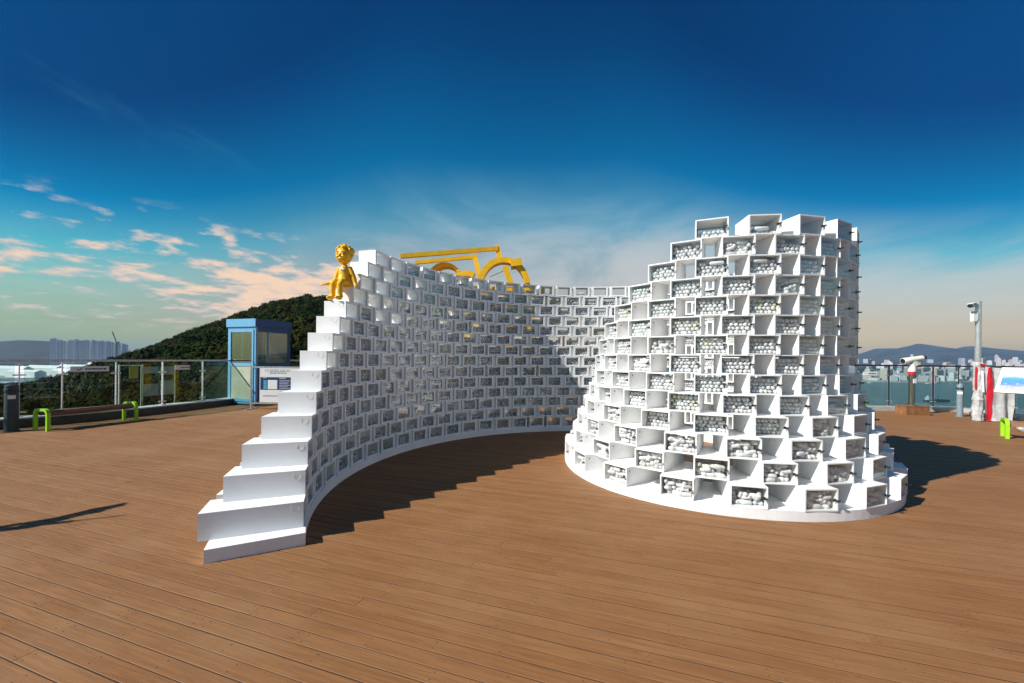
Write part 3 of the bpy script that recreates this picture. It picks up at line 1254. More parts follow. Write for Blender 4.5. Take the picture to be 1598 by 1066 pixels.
# ------------------------------------------------------------------ notice board on a steel frame
NX0, NX1, NY = -7.45, -5.62, 11.36
nb = thing('notice_board', 'white notice with navy table of opening details on a steel frame by the kiosk', 'notice board', (NX0, NY, 0))
m = MB()
W_ = NX1 - NX0
nb.scale = (.934, .934, .934)
for x in (0.0, W_):
    m.bar((x, 0, 0), (x, 0, 1.32), .045, .045)
    m.bar((x, -.28, .012), (x, .28, .012), .05, .024)
m.bar((0.024, 0, 1.29), (W_ - .024, 0, 1.29), .04, .045)
m.bar((0.024, 0, .185), (W_ - .024, 0, .185), .04, .045)
m.build('frame', M['steel'], nb)
bx0, bx1 = .27, 1.62
brd = MB().box(bx0, bx1, -.018, .012, .215, 1.262).build('board', M['board_white'], nb)
pr = MB().box(bx0 + .02, bx0 + .98, -.021, -.0185, .60, .985)
prn = pr.build('navy_table', M['navy'], brd)
c = MB()
c.box(bx0 + .25, bx0 + .54, -.024, -.0213, .62, .90)
c.box(bx0 + .10, bx0 + .21, -.0238, -.0215, .955, .968)
c.box(bx0 + .60, bx0 + .80, -.0238, -.0215, .945, .960)
c.build('white_block', M['board_white'], brd)
c = MB()
for i in range(4):
    c.box(bx0 + .12, bx0 + .22, -.024, -.0213, .63 + i * .068, .685 + i * .068)
c.build('cyan_cells', M['cyan'], brd)
c = MB()
for i in range(6):
    c.box(bx0 + .60, bx0 + .60 + [.32, .26, .34, .28, .30, .33][i], -.0238, -.0215, .635 + i * .048, .655 + i * .048)
c.build('text_lines', M['pale_ink'], brd)
c = MB()
tr = random.Random(5)
for z0, x0, x1 in ((1.165, .16, .92), (1.095, .30, .80)):
    x = bx0 + x0
    while x < bx0 + x1:
        w_ = tr.uniform(.022, .04)
        z_ = z0
        c.box(x, x + w_, -.0205, -.0185, z_, z_ + .012)
        c.box(x + w_ * .3, x + w_ * .5, -.0207, -.0187, z_ + .012, z_ + tr.uniform(.03, .045))
        c.box(x, x + w_ * .9, -.0205, -.0185, z_ + .046, z_ + .054)
        x += w_ + tr.choice([.010, .012, .035])
x = bx0 + .10
while x < bx0 + .52:
    w_ = tr.uniform(.02, .05)
    c.box(x, x + w_, -.0205, -.0185, .40, .425)
    x += w_ + .012
c.build('lettering', M['ink'], brd)
c = MB()
for i in range(3):
    c.box(bx0 + .28 + i * .03, bx0 + .305 + i * .03, -.0238, -.0242 + .0002, .66, .67)
c2 = MB().box(bx0 + .62, bx0 + .76, -.0205, -.0185, .545, .562).build('red_line', M['red'], brd)

# ------------------------------------------------------------------ benches
def bench(label, near, far, w, hgt, seatm, legm):
    near, far = Vector((*near, 0)), Vector((*far, 0))
    d = far - near
    L = d.length
    rz = math.atan2(d.y, d.x)
    t = thing('bench', label, 'bench', near, rz, 'backless benches along the fence')
    for x in (0.0, L):
        m = MB()
        r_ = .10
        pts = [(x, -w / 2, 0), (x, -w / 2, hgt - r_)]
        for a in range(1, 6):
            an = math.pi - a * math.pi / 10
            pts.append((x, -w / 2 + r_ + r_ * math.cos(an), hgt - r_ + r_ * math.sin(an)))
        for a in range(1, 6):
            an = math.pi / 2 - a * math.pi / 10
            pts.append((x, w / 2 - r_ + r_ * math.cos(an), hgt - r_ + r_ * math.sin(an)))
        pts.append((x, w / 2, 0))
        tw = .028
        vs, fs = [], []
        P3 = [Vector(p) for p in pts]
        for i, p in enumerate(P3):
            dd = (P3[min(i + 1, len(P3) - 1)] - P3[max(i - 1, 0)]).normalized()
            nn = Vector((0, -dd.z, dd.y))
            for sx, sn in ((-tw, -.024), (tw, -.024), (tw, .024), (-tw, .024)):
                vs.append(p + Vector((sx, 0, 0)) + nn * sn)
        for i in range(len(P3) - 1):
            for k in range(4):
                k2 = (k + 1) % 4
                fs.append((4 * i + k, 4 * i + k2, 4 * i + 4 + k2, 4 * i + 4 + k))
        fs += [(3, 2, 1, 0), tuple(4 * (len(P3) - 1) + k for k in range(4))]
        m.add(vs, fs).build('leg_frame', legm, t)
    ns = 5
    sw = (w - .06) / ns
    for i in range(ns):
        y = -w / 2 + .03 + i * sw
        zt = hgt - .026 - (.022 if i in (0, ns - 1) else 0)
        MB().box(.030, L - .030, y + .003, y + sw - .003, zt - .075, zt).build('seat_board', seatm, t)
    return t


bench('brown bench with lime green hoop legs by the dark bollard at the left fence', (-9.28, 7.85), (-8.85, 9.22), .42, .412, M['bench_wood'], M['lime'])
bench('light brown bench with lime green legs in front of the sloping picture panel', (10.06, 8.10), (11.26, 7.02), .40, .37, M['bench_wood_light'], M['lime'])
bench('bench almost hidden behind the white tower with only a lime green end showing', (10.55, 12.0), (8.8, 12.35), .40, .41, M['bench_wood'], M['lime'])

# ------------------------------------------------------------------ bollards
def bollard(label, x, y, r_, h, mat, capm, lean=0.0):
    t = thing('bollard', label, 'bollard', (x, y, 0), R(40), None)
    m = MB()
    m.lathe([(r_ * 1.25, 0), (r_ * 1.25, .015), (r_, .016), (r_, h * .80), (r_ * .99, h * .80), (r_ * .99, h - .05), (r_ * .96, h - .012), (r_ * .8, h)], 24)
    m.build('post', mat, t, True)
    c = MB()
    c.lathe([(r_ + .002, h * .84), (r_ + .004, h * .845), (r_ + .004, h * .90), (r_ + .002, h * .905)], 24)
    c.build('light_band', capm, t, True)
    s = MB()
    s.box(-.05, .05, -r_ - .006, -r_ * .82, h * .70, h * .78)
    so_ = s.build('sticker', M['board_white'], t)
    so_.rotation_euler = (0, 0, math.atan2(y, x) - R(40) - R(90))
    return t


bollard('dark round bollard light with a pale sticker at the end of the left bench', -9.74, 7.74, .095, .91, M['dark_bollard'], M['black'])
bollard('grey round bollard light beside the fence corner near the camera mast', 12.66, 11.22, .068, .90, M['grey_bollard'], M['dark_steel'])

# ------------------------------------------------------------------ telescope on its timber plinth
tx, ty = 11.66, 11.56
cr = thing('timber_plinth', 'low brown timber block under the coin telescope', 'plinth', (tx, ty, 0), R(-4))
m = MB()
for i in range(8):
    x = -.312 + i * .078
    m.box(x, x + .074, -.19, -.17, 0.0, .235)
    m.box(x, x + .074, .17, .19, 0.0, .235)
for i in range(4):
    y = -.168 + i * .084
    m.box(-.312, -.292, y, y + .08, 0.0, .235)
    m.box(.292, .312, y, y + .08, 0.0, .235)
m.build('side_boards', M['crate_wood'], cr)
m = MB()
for i in range(6):
    y = -.195 + i * .065
    m.box(-.322, .322, y, y + .061, .237, .262)
m.build('top_boards', M['crate_wood'], cr)
te = thing('telescope', 'cream coin operated viewing telescope on a pole with a red collar', 'telescope', (tx - .02, ty, .262))
te.scale = (1.05, 1.05, 1.05)
m = MB()
m.lathe([(.11, 0), (.11, .02), (.07, .022), (.068, .86)], 20)
m.build('pole', M['tele_pole'], te, True)
m = MB()
m.lathe([(.082, .86), (.084, .862), (.084, .935), (.082, .937)], 20)
m.build('red_collar', M['red'], te, True)
m = MB()
m.lathe([(.085, .938), (.082, 1.06), (.06, 1.12), (.05, 1.15)], 18)
m.bar((.02, -.05, 1.10), (.05, -.05, 1.30), .025, .09)
m.bar((.02, .05, 1.10), (.05, .05, 1.30), .025, .09)
m.box(-.02, .10, -.062, .062, 1.10, 1.16)
m.build('head', M['cream'], te, True)
ax = Vector((.97, 0, .17)).normalized()
c0 = Vector((.04, 0, 1.275))
m = MB()
m.tube([c0 - ax * .30, c0 - ax * .295, c0 - ax * .1, c0 + ax * .12, c0 + ax * .24], [.082, .086, .080, .074, .072], 18)
tb = m.build('barrel', M['cream'], te, True)
m = MB()
m.tube([c0 + ax * .24, c0 + ax * .30, c0 + ax * .34], [.060, .050, .040], 14)
m.build('eyepiece', M['black'], tb, True)
m = MB()
m.tube([c0 - ax * .303, c0 - ax * .301], [.072, .072], 16)
m.build('lens', M['black'], tb, True)
m = MB()
m.box(-.035, .045, -.078, -.066, .62, .74)
m.build('label_plate', M['board_white'], te)

# ------------------------------------------------------------------ camera mast, plastic wrap, picture panel
px_, py_ = 12.16, 10.37
cm = thing('camera_mast', 'tall steel mast with a white security camera and control box, foot wrapped in plastic', 'mast', (px_, py_, 0))
cm.scale = (1.055, 1.055, 1.055)
m = MB()
m.lathe([(.056, 0), (.056, 2.93), (.063, 2.931), (.063, 2.955), (.04, 2.965)], 20)
m.build('pole', M['steel'], cm, True)
m = MB()
m.box(-.168, -.078, -.05, .03, 2.46, 2.71)
cb = m.build('control_box', M['board_white'], cm)
MB().box(-.075, -.058, -.06, .02, 2.50, 2.68).build('bracket', M['steel'], cb)
m = MB()
m.tube([(-.07, -.02, 2.83), (-.16, -.04, 2.83)], .02, 8)
m.tube([(-.12, -.03, 2.87), (-.30, -.09, 2.835)], [.048, .048], 14)
m.bar((-.10, -.02, 2.925), (-.32, -.095, 2.885), .11, .012)
sc_ = m.build('security_camera', M['board_white'], cm, True)
m = MB()
m.tube([(-.30, -.09, 2.835), (-.335, -.102, 2.828)], [.047, .043], 14)
m.build('lens', M['black'], sc_, True)
for z in (2.60, 2.84):
    MB().lathe([(.058, 0), (.061, .003), (.061, .03), (.058, .033)], 20, (0, 0, z)).build('clamp_ring', M['steel'], cm, True)


def wrap_mat():
    m, t, b = new_mat('wrapping_film')
    tcx = t.n('ShaderNodeTexCoord')
    nz = t.noise(tcx.outputs['Object'], 7, 6, 0.65, 0.6)
    t.put(b.inputs['Base Color'], t.mix(nz, (.46, .46, .45, 1), (.72, .72, .71, 1)))
    b.inputs['Roughness'].default_value = 0.28
    t.put(b.inputs['Alpha'], t.m('ADD', 0.60, t.m('MULTIPLY', t.smooth(nz, .3, .7), 0.35)))
    bp = t.n('ShaderNodeBump')
    bp.inputs['Strength'].default_value = .5
    bp.inputs['Distance'].default_value = .02
    t.put(bp.inputs['Height'], nz)
    t.put(b.inputs['Normal'], bp.outputs[0])
    return m


M['wrap'] = wrap_mat()
m = MB()
prof = []
for i in range(40):
    z = .015 + i * 1.44 / 39
    prof.append((.074 + .020 * math.sin(i * .55) ** 2 * (.5 + .5 * math.sin(i * 1.9)) + .02 * max(0, 1 - z * 1.2), z))
vs, fs = [], []
N = 28
for i, (r_, z) in enumerate(prof):
    for k in range(N):
        a = 2 * math.pi * k / N
        q = mnoise.noise(Vector((math.cos(a) * 2, math.sin(a) * 2, z * 5)))
        rr = r_ + .022 * q
        vs.append((rr * math.cos(a), rr * math.sin(a), z))
for i in range(39):
    for k in range(N):
        k2 = (k + 1) % N
        fs.append((i * N + k, i * N + k2, (i + 1) * N + k2, (i + 1) * N + k))
m.add(vs, fs)
wr = m.build('plastic_wrap', M['wrap'], cm, True)
m = MB()
m.bar((-.10, -.05, 1.34), (-.115, -.05, .80), .035, .010)
m.bar((.075, -.085, 1.43), (.085, -.09, .98), .03, .010)
m.bar((-.06, -.100, 1.40), (.06, -.108, 1.37), .012, .05, up=(0, 0, 1))
m.build('red_tape', M['red'], wr)
m = MB()
m.bar((-.02, -.112, 1.25), (.00, -.118, .72), .06, .010)
m.build('paper_tag', M['board_white'], wr)

sh = thing('plastic_sheet', 'creased pale plastic sheet with a red tape stripe hanging beside the camera mast', 'plastic sheet', (12.20, 10.24, 0))
vs, fs = [], []
NU, NV = 28, 30
for side in (0, 1):
    for i in range(NU + 1):
        for k in range(NV + 1):
            u, v = i / NU, k / NV
            x = u * .60 + .03 * math.sin(v * 5) * u
            z = .02 + v * (1.40 - .06 * u)
            fold = .020 * math.sin(u * 16 + v * 2.2) + .03 * mnoise.noise(Vector((u * 4, v * 5, 1.3))) + .03 * (1 - v) * math.sin(u * 9)
            y = -.10 * u + fold + (.004 if side else 0)
            vs.append((x, y, z))
o0 = (NU + 1) * (NV + 1)
for i in range(NU):
    for k in range(NV):
        a = i * (NV + 1) + k
        b = a + NV + 1
        fs.append((a, b, b + 1, a + 1))
        fs.append((o0 + a, o0 + a + 1, o0 + b + 1, o0 + b))
MB().add(vs, fs).build('film', M['wrap'], sh, True)
m = MB()
for side in (0, 1):
    pass
vs2, fs2 = [], []
for k in range(NV + 1):
    v = k / NV
    for u in (.06, .12, .18, .24):
        x = u * .60 + .03 * math.sin(v * 5) * u
        z = .03 + v * 1.37
        fold = .020 * math.sin(u * 16 + v * 2.2) + .03 * mnoise.noise(Vector((u * 4, v * 5, 1.3))) + .03 * (1 - v) * math.sin(u * 9)
        vs2.append((x, -.10 * u + fold - .014, z))
for k in range(NV):
    for c_ in range(3):
        a = 4 * k + c_
        fs2.append((a, a + 1, a + 5, a + 4))
MB().add(vs2, fs2).build('red_stripe', M['red'], sh, True)


def crumple(name, label, loc, r_, mat, seed):
    m = MB()
    ellipsoid(m, (0, 0, r_[2] * .85), r_, 18, 12)
    me = m.mesh(name, mat, True)
    for v in me.vertices:
        n1 = mnoise.noise(v.co * 9 + Vector((seed, 0, 0)))
        n2 = mnoise.noise(v.co * 24 + Vector((seed, 3, 0)))
        v.co *= 1 + .35 * n1 + .18 * n2
        v.co.z = max(v.co.z, 0.0)
    tag(link(name, me, None, loc), label, 'bag')


crumple('plastic_bag', 'crumpled white plastic bag on the deck behind the right bench', (11.35, 8.75, 0), (.17, .10, .08), M['wrap'], 1.0)
crumple('dark_bag', 'small dark crumpled bag on the deck at the foot of the wrapped mast', (12.55, 10.7, 0), (.16, .12, .12), M['black'], 4.0)

ip = thing('picture_panel', 'sloping white framed panel with a blue seascape picture on a dark post', 'information panel', (10.45, 8.60, 0))
e1 = Vector((.447, -.894, 0))
e2 = Vector((.28, .10, .49)).normalized()
nn = e1.cross(e2).normalized()
if nn.x > 0:
    nn = -nn


def pan(u0, u1, v0, v1, n0, n1, mat, name, par):
    o_ = Vector((0, 0, .87))
    vs = []
    for n_ in (n0, n1):
        for u, v in ((u0, v0), (u1, v0), (u1, v1), (u0, v1)):
            vs.append(o_ + e1 * u + e2 * v + nn * n_)
    return MB().add(vs, [(0, 3, 2, 1), (4, 5, 6, 7), (0, 1, 5, 4), (1, 2, 6, 5), (2, 3, 7, 6), (3, 0, 4, 7)]).build(name, mat, par)


def picture_mat():
    m, t, b = new_mat('seascape_print')
    tcx = t.n('ShaderNodeTexCoord')
    s_ = t.n('ShaderNodeSeparateXYZ')
    t.put(s_.inputs[0], tcx.outputs['Generated'])
    nz = t.noise(tcx.outputs['Generated'], 9, 6, .65)
    f = t.m('ADD', s_.outputs[2], t.m('MULTIPLY', t.m('SUBTRACT', nz, .5), .12))
    c = t.ramp(f, [(0, (.16, .20, .24)), (.18, (.30, .36, .42)), (.30, (.08, .22, .46)), (.55, (.06, .26, .58)), (.63, (.18, .42, .60)), (.68, (.52, .66, .68)), (1, (.56, .72, .74))])
    land = t.smooth(t.m('ADD', t.noise(tcx.outputs['Generated'], 14, 6, .7), t.m('MULTIPLY', t.m('SUBTRACT', .35, s_.outputs[2]), .9)), .56, .66)
    c = t.mix(land, c, (.42, .42, .44, 1))
    t.put(b.inputs['Base Color'], c)
    b.inputs['Roughness'].default_value = .3
    return m


M['picture'] = picture_mat()
fr_o = pan(0, 1.3, 0, .62, 0, .035, M['board_white'], 'frame', ip)
pan(.05, 1.25, .045, .575, .036, .039, M['picture'], 'picture', ip)
m = MB()
for u in (.50, .66):
    q = e1 * u + e2 * .25 + Vector((0, 0, .85))
    m.bar((q.x + .05, q.y, 0), (q.x + .05, q.y, q.z - .06), .06, .09)
m.build('post', M['tele_pole'], ip)

# ------------------------------------------------------------------ notices on the fences
def fence_notice(label, c, w, h, ang, blue):
    t = thing('fence_sign', label, 'sign', c, ang)
    MB().box(-w / 2, w / 2, -.004, .004, -h / 2, h / 2).build('plate', M['board_white'], t)
    m = MB()
    if blue:
        m.bar((-w * .34, -.0055, .0), (-w * .29, -.0055, -h * .25), .003, h * .14, up=(0, 0, 1))
        m.bar((-w * .29, -.0055, -h * .25), (-w * .20, -.0055, h * .25), .003, h * .14, up=(0, 0, 1))
    x = -w * .12
    while x < w * .40:
        w_ = tr.uniform(.02, .05)
        m.box(x, x + w_, -.0062, -.0045, -h * .16, h * .16)
        x += w_ + .014
    m.build('print', M['navy'], t)
    return t


q, an = on_fence(fence_l, survey(140, 576)[0], .02)
fence_notice('long white sign with a dark tick mark on the left glass fence', (q.x, q.y, 1.185), .66, .12, an, True)
q, an = on_fence(fence_l, survey(284, 573)[0], .02)
fence_notice('small pale lettered sign on the left glass fence nearer the blue kiosk', (q.x, q.y, 1.185), .40, .12, an, False)
q, an = on_fence(fence_r, survey(1357, 583)[0], .02)
fence_notice('small white sign on the right glass fence next to the round tower', (q.x, q.y, 1.153), .42, .12, an, False)

nf = thing('reflection_frame', 'slim steel frame standing in for a small yellow banner standing just beyond the left fence', 'glint', (-10.35, 10.8, 0), R(72))  # solid frame and panel added in place of a yellow reflection on the glass
nf.scale = (.92, .92, .92)
m = MB()
for x in (-.28, .28):
    m.bar((x, 0, -.3), (x, 0, 1.36), .03, .03)
m.bar((-.265, 0, 1.34), (.265, 0, 1.34), .025, .025)
m.build('frame', M['steel'], nf)
MB().box(-.05, .17, -.012, -.004, .95, 1.32).build('glint', M['glint'], nf)
nt_ = thing('reflection_rack', 'rack of dull grey sheets standing in for reflections in the left fence glass', 'notice board', (-9.98, 11.25, 0), R(78))  # grey sheets modelled in place of reflections on the fence glass
nt_.scale = (.92, .92, .92)
m = MB()
for x in (-.48, .48):
    m.bar((x, .02, -.3), (x, .02, 1.34), .03, .03)
m.build('frame', M['tele_pole'], nt_)
for (x0, x1, z0, z1) in ((-.46, -.04, 1.10, 1.30), (-.46, -.04, .42, .78), (.04, .44, 1.04, 1.30), (.04, .44, .42, .86)):
    MB().box(x0, x1, -.012, -.004, z0, z1).build('sheet', M['reflection_grey'], nt_)

# ------------------------------------------------------------------ big yellow frame sculpture behind the wall
YS = 12.6
def sp(u, v, dy=0.0):
    y = YS + dy
    a, b = survey(u, v)
    return Vector((a * y, y, H + b * y))


ys = thing('yellow_sculpture', 'large yellow steel sculpture of arched ribs and long arms behind the white wall', 'sculpture', (0, YS, 0))
def ysp(u, v, dy=0.0):
    return sp(u, v, dy) - Vector((0, YS, 0))


MB().bar(ysp(625, 400, -.25), ysp(777, 388, .2), .13, .13).build('arm', M['yellow'], ys)
MB().bar(ysp(648, 410, .5), ysp(742, 401, .55), .12, .11).build('arm', M['yellow'], ys)
MB().bar(ysp(776, 383, .2), ysp(781, 412, .2), .15, .09, up=(0, 1, 0)).build('strut', M['yellow'], ys)
MB().bar(ysp(740, 398, .55), ysp(749, 432, .5), .15, .11, up=(0, 1, 0)).build('strut', M['yellow'], ys)


def arch(pts, w, h, name, mat):
    m = MB()
    vs, fs = [], []
    for i, p in enumerate(pts):
        d = (pts[min(i + 1, len(pts) - 1)] - pts[max(i - 1, 0)]).normalized()
        s = Vector((0, 1, 0))
        u = s.cross(d).normalized()
        for a, b in ((-w, -h), (w, -h), (w, h), (-w, h)):
            vs.append(p + s * a + u * b)
    for i in range(len(pts) - 1):
        for k in range(4):
            k2 = (k + 1) % 4
            fs.append((4 * i + k, 4 * i + k2, 4 * i + 4 + k2, 4 * i + 4 + k))
    fs += [(3, 2, 1, 0), tuple(4 * (len(pts) - 1) + k for k in range(4))]
    return m.add(vs, fs).build(name, mat, ys)


def arc(cu, cv, ru, rv, a0, a1_, n, dy=0.0):
    return [ysp(cu + ru * math.cos(R(a0 + (a1_ - a0) * i / n)), cv - rv * math.sin(R(a0 + (a1_ - a0) * i / n)), dy) for i in range(n + 1)]


arch(arc(786, 449, 37, 42, 165, 8, 20), .17, .088, 'rib', M['yellow'])
arch(arc(696, 442, 26, 27, 140, 35, 12, .9), .30, .05, 'rib', M['yellow'])
arch(arc(728, 450, 24, 22, 150, 60, 10, .6), .16, .09, 'rib', M['yellow'])
MB().bar(ysp(797, 413, 0), ysp(814, 411, 0), .50, .22).build('block', M['yellow'], ys)
MB().bar(ysp(788, 416, -.1), ysp(798, 446, -.1), .18, .16, up=(0, 1, 0)).build('strut', M['yellow'], ys)
MB().bar(ysp(765, 432, .1), ysp(790, 421, .1), .02, .02).build('cable', M['yellow'], ys)
for u, u2, dy in ((742, 706, 0), (823, 838, .1), (668, 655, .9), (722, 700, .9), (792, 795, -.1)):
    a = ysp(u, 450, dy)
    b = Vector((ysp(u2, 562, dy).x, dy, 0))
    MB().bar(a, b, .30, .24, up=(0, 1, 0)).build('leg', M['yellow'], ys)
for v in (452, 478, 512):
    MB().bar(ysp(690, v, .5), ysp(850, v + 4, .3), .14, .26).build('cross_bar', M['yellow'], ys)

# unseen post, added and shaped to cast the shadow on the deck's left
fp_h = 2.50
fp = thing('shadow_post', 'thin signpost with two pointed boards, added unseen to shade the deck', 'shadowcaster', (-3.62 - 1.17 * fp_h, 3.73 - .50 * fp_h, 0))
MB().lathe([(.030, 0), (.030, 2.2), (.012, 2.22), (.010, 2.5)], 10).build('pole', M['dark_steel'], fp, True)
for z, an, L in ((2.04, 62, .46), (1.80, 38, .55)):
    m = MB()
    c_, s_ = math.cos(R(an)), math.sin(R(an))
    prof = [(-.16, -.08), (L, -.08), (L + .14, .01), (L, .10), (-.16, .10)]
    vs = [(x * c_ - .04 * s_, x * s_ + .04 * c_, z + w) for x, w in prof] + [(x * c_ - .055 * s_, x * s_ + .055 * c_, z + w) for x, w in prof]
    n = 5
    m.add(vs, [(0, 1, 2, 3, 4), (9, 8, 7, 6, 5)] + [(i, 5 + i, 5 + (i + 1) % n, (i + 1) % n) for i in range(n)])
    m.build('shadow_board', M['bench_wood'], fp)

# ------------------------------------------------------------------ terrain, forest
E_TAB = [(-900, -70), (-400, -75), (-200, -66), (0, -50), (60, -40), (110, -24), (150, -8), (190, 3), (250, 24), (300, 45), (350, 63), (400, 83), (450, 95), (480, 100), (505, 99), (560, 80), (640, 40), (720, 0), (800, -40), (900, -85), (1000, -110), (2600, -130)]
eu = np.array([survey(e[0], 562 - e[1])[0] for e in E_TAB])
ev = np.array([survey(e[0], 562 - e[1])[1] for e in E_TAB])
YP = 330.0


def hill(x, y):
    y = max(y, 1.0)
    zp = 1.5 + np.interp(x / y, eu, ev) * YP - 4.0
    t = min(1.0, max(0.0, (y - 22) / (YP - 22)))
    z = -7.5 + (zp + 7.5) * t ** 1.15
    if y > YP:
        z = zp - (y - YP) * 0.42
    z += 3.0 * mnoise.noise(Vector((x * .012, y * .012, 0))) * min(1, t * 3)
    return max(z, -106.0)


vs, fs = [], []
ys_ = [-60, 5, 14, 22, 40, 60, 85, 115, 150, 190, 230, 270, 300, 330, 370, 420, 480, 560, 640]
xs_ = np.linspace(-3.2, 2.4, 90)
for y in ys_:
    for xr in xs_:
        yy = max(y, 22)
        x = xr * yy
        z = -8.2 if y < 22 else hill(x, y) - .6
        if abs(xr) > 2.9:
            z = -106
        vs.append((x, y, z))
nx = len(xs_)
for i in range(len(ys_) - 1):
    for k in range(nx - 1):
        fs.append((i * nx + k, i * nx + k + 1, (i + 1) * nx + k + 1, (i + 1) * nx + k))
M['soil'] = plain('forest_floor', (.016, .024, .009), .95, .35, .05)
tag(MB().add(vs, fs).build('hill', M['soil'], None, True), kind='structure')


def ico(sub):
    import bmesh
    bm = bmesh.new()
    bmesh.ops.create_icosphere(bm, subdivisions=sub, radius=1.0)
    v = np.array([q.co[:] for q in bm.verts])
    bm.verts.index_update()
    f = np.array([[w.index for w in q.verts] for q in bm.faces])
    bm.free()
    return v, f


# a tree crown: a cluster of many small leaf tufts through a rounded volume
def crown_proto(seed, ntuft, lo):
    r_ = np.random.default_rng(int(seed * 10))
    V0, F0 = ico(1)
    VV, FF, n0 = [], [], 0
    v = V0.copy()
    for q in range(len(v)):
        v[q] *= .80 * (1 + .28 * mnoise.noise(Vector(v[q] * 1.7 + seed)))
    v[:, 2] *= .82
    VV.append(v)
    FF.append(F0)
    n0 += len(v)
    for _ in range(ntuft):
        d = r_.normal(size=3)
        d /= np.linalg.norm(d)
        if d[2] < -.35:
            d[2] *= -1
        rad = r_.uniform(.78, 1.05) * (1 + .25 * mnoise.noise(Vector(d * 1.7 + seed)))
        c = d * rad * np.array([1, 1, .86])
        s = r_.uniform(.10, .19) * lo
        a, b = np.cross(d, r_.normal(size=3)), None
        a /= np.linalg.norm(a)
        b = np.cross(d, a) + d * r_.uniform(-.5, .5)
        b /= np.linalg.norm(b)
        VV.append(np.array([c + a * s, c + b * s, c - a * s, c - b * s * .8 + d * s * .3]))
        FF.append(np.array([[n0, n0 + 1, n0 + 2], [n0, n0 + 2, n0 + 3]]))
        n0 += 4
    return np.concatenate(VV), np.concatenate(FF)


protos = [crown_proto(i * 3.7 + 1, 118, 1.0) for i in range(5)]
near_protos = [crown_proto(i * 2.9 + 3, 190, .62) for i in range(3)]
nrg = np.random.default_rng(11)
VV, FF, AA, n0 = [], [], [], 0
cnt = 0
while cnt < 6300:
    near = cnt >= 5100
    y = nrg.uniform(25, 125) if near else YP * 1.06 * nrg.random() ** .62
    if y < 26:
        continue
    xr = nrg.uniform(-1.55, -0.12)
    x = xr * y
    z = hill(x, y)
    if z < -95:
        continue
    dns = 1.0
    r0 = nrg.uniform(2.0, 3.9) * (1.0 if y > 90 else .62)
    if y < 60:
        r0 *= .7
    V, F = near_protos[cnt % 3] if near else protos[cnt % 5]
    if near:
        xr = nrg.uniform(-1.5, -.55)
        x = xr * y
        z = hill(x, y)
        r0 = nrg.uniform(1.1, 2.3) * (1 if y > 45 else .75)
    an = nrg.uniform(0, 2 * np.pi)
    c_, s_ = math.cos(an), math.sin(an)
    Rm = np.array([[c_, -s_, 0], [s_, c_, 0], [0, 0, nrg.uniform(.9, 1.35)]])
    W = (V @ Rm.T) * r0 + np.array([x, y, z + r0 * .45 + nrg.uniform(-.5, 1.0)])
    VV.append(W)
    FF.append(F + n0)
    AA.append(np.clip(nrg.random() + nrg.uniform(-.06, .06, len(V)), 0, 1))
    n0 += len(V)
    cnt += 1
M['leaf'] = by_attr('forest_leaves', 'rnd', [(0, (.013, .026, .008)), (.3, (.019, .034, .009)), (.6, (.025, .036, .010)), (.82, (.032, .036, .010)), (.95, (.043, .036, .012)), (1, (.048, .034, .012))], 1.0, .15, .0)
fo = link('forest', np_mesh('forest', np.concatenate(VV), np.concatenate(FF), M['leaf'], False, ('rnd', np.concatenate(AA))))
tag(fo, 'dense dark green woodland covering the hill behind the left fence', 'woodland', None, 'stuff')

# ------------------------------------------------------------------ sea, shores, mountains
SEA = -108.0
RAD = 11000.0


def sea_mat():
    m, t, b = new_mat('sea_water')
    geo = t.n('ShaderNodeNewGeometry')
    mp = t.n('ShaderNodeMapping')
    mp.inputs['Scale'].default_value = (.03, .05, .05)
    t.put(mp.inputs[0], geo.outputs['Position'])
    nz = t.noise(mp.outputs[0], 1.0, 8, .65, .5)
    big = t.noise(geo.outputs['Position'], .0016, 5, .6, .8)
    t.put(b.inputs['Base Color'], t.mix(t.smooth(big, .35, .7), (.030, .078, .086, 1), (.055, .115, .120, 1)))
    b.inputs['Roughness'].default_value = .28
    bp = t.n('ShaderNodeBump')
    bp.inputs['Strength'].default_value = .35
    bp.inputs['Distance'].default_value = 6.0
    t.put(bp.inputs['Height'], nz)
    t.put(b.inputs['Normal'], bp.outputs[0])
    return m


vs = [(RAD * math.cos(2 * math.pi * k / 96), RAD * math.sin(2 * math.pi * k / 96), SEA) for k in range(96)]
tag(MB().add(vs, [tuple(range(96))]).build('sea', sea_mat()), kind='structure')


def ridge(name, mat, sil, y_ridge, y0, y1, zbase, rough, seed, ny=20, nx=240):
    """rounded range of hills; sil = (bearing ratio x/y, height) along its crest"""
    bx = np.array([s[0] for s in sil])
    bz = np.array([s[1] for s in sil])
    vs, fs = [], []
    rows_y = list(np.linspace(y0, y_ridge, ny - 3)) + list(np.linspace(y_ridge, y1, 5))[1:]
    for i in range(ny + 1):
        y = rows_y[i]
        for k in range(nx + 1):
            b = bx[0] + (bx[-1] - bx[0]) * k / nx
            hgt = np.interp(b, bx, bz)
            tt = (y - y0) / (y_ridge - y0) if y < y_ridge else (y1 - y) / (y1 - y_ridge)
            tt = max(0, tt)
            f = tt ** 1.25 if y < y_ridge else tt
            x = b * y_ridge * (.7 + .3 * y / y_ridge)
            nzv = mnoise.fractal(Vector((x * .0011, y * .0011, seed)), 1.0, 2.0, 5)
            edge = min(1, k / 4, (nx - k) / 4)
            z = zbase + (hgt - zbase) * f * (1 + rough * nzv * (1 - .93 * f)) * edge
            vs.append((x, y, z))
    for i in range(ny):
        for k in range(nx):
            a = i * (nx + 1) + k
            fs.append((a, a + 1, a + nx + 2, a + nx + 1))
    o = MB().add(vs, fs).build(name, mat, None, True)
    return tag(o, kind='structure')


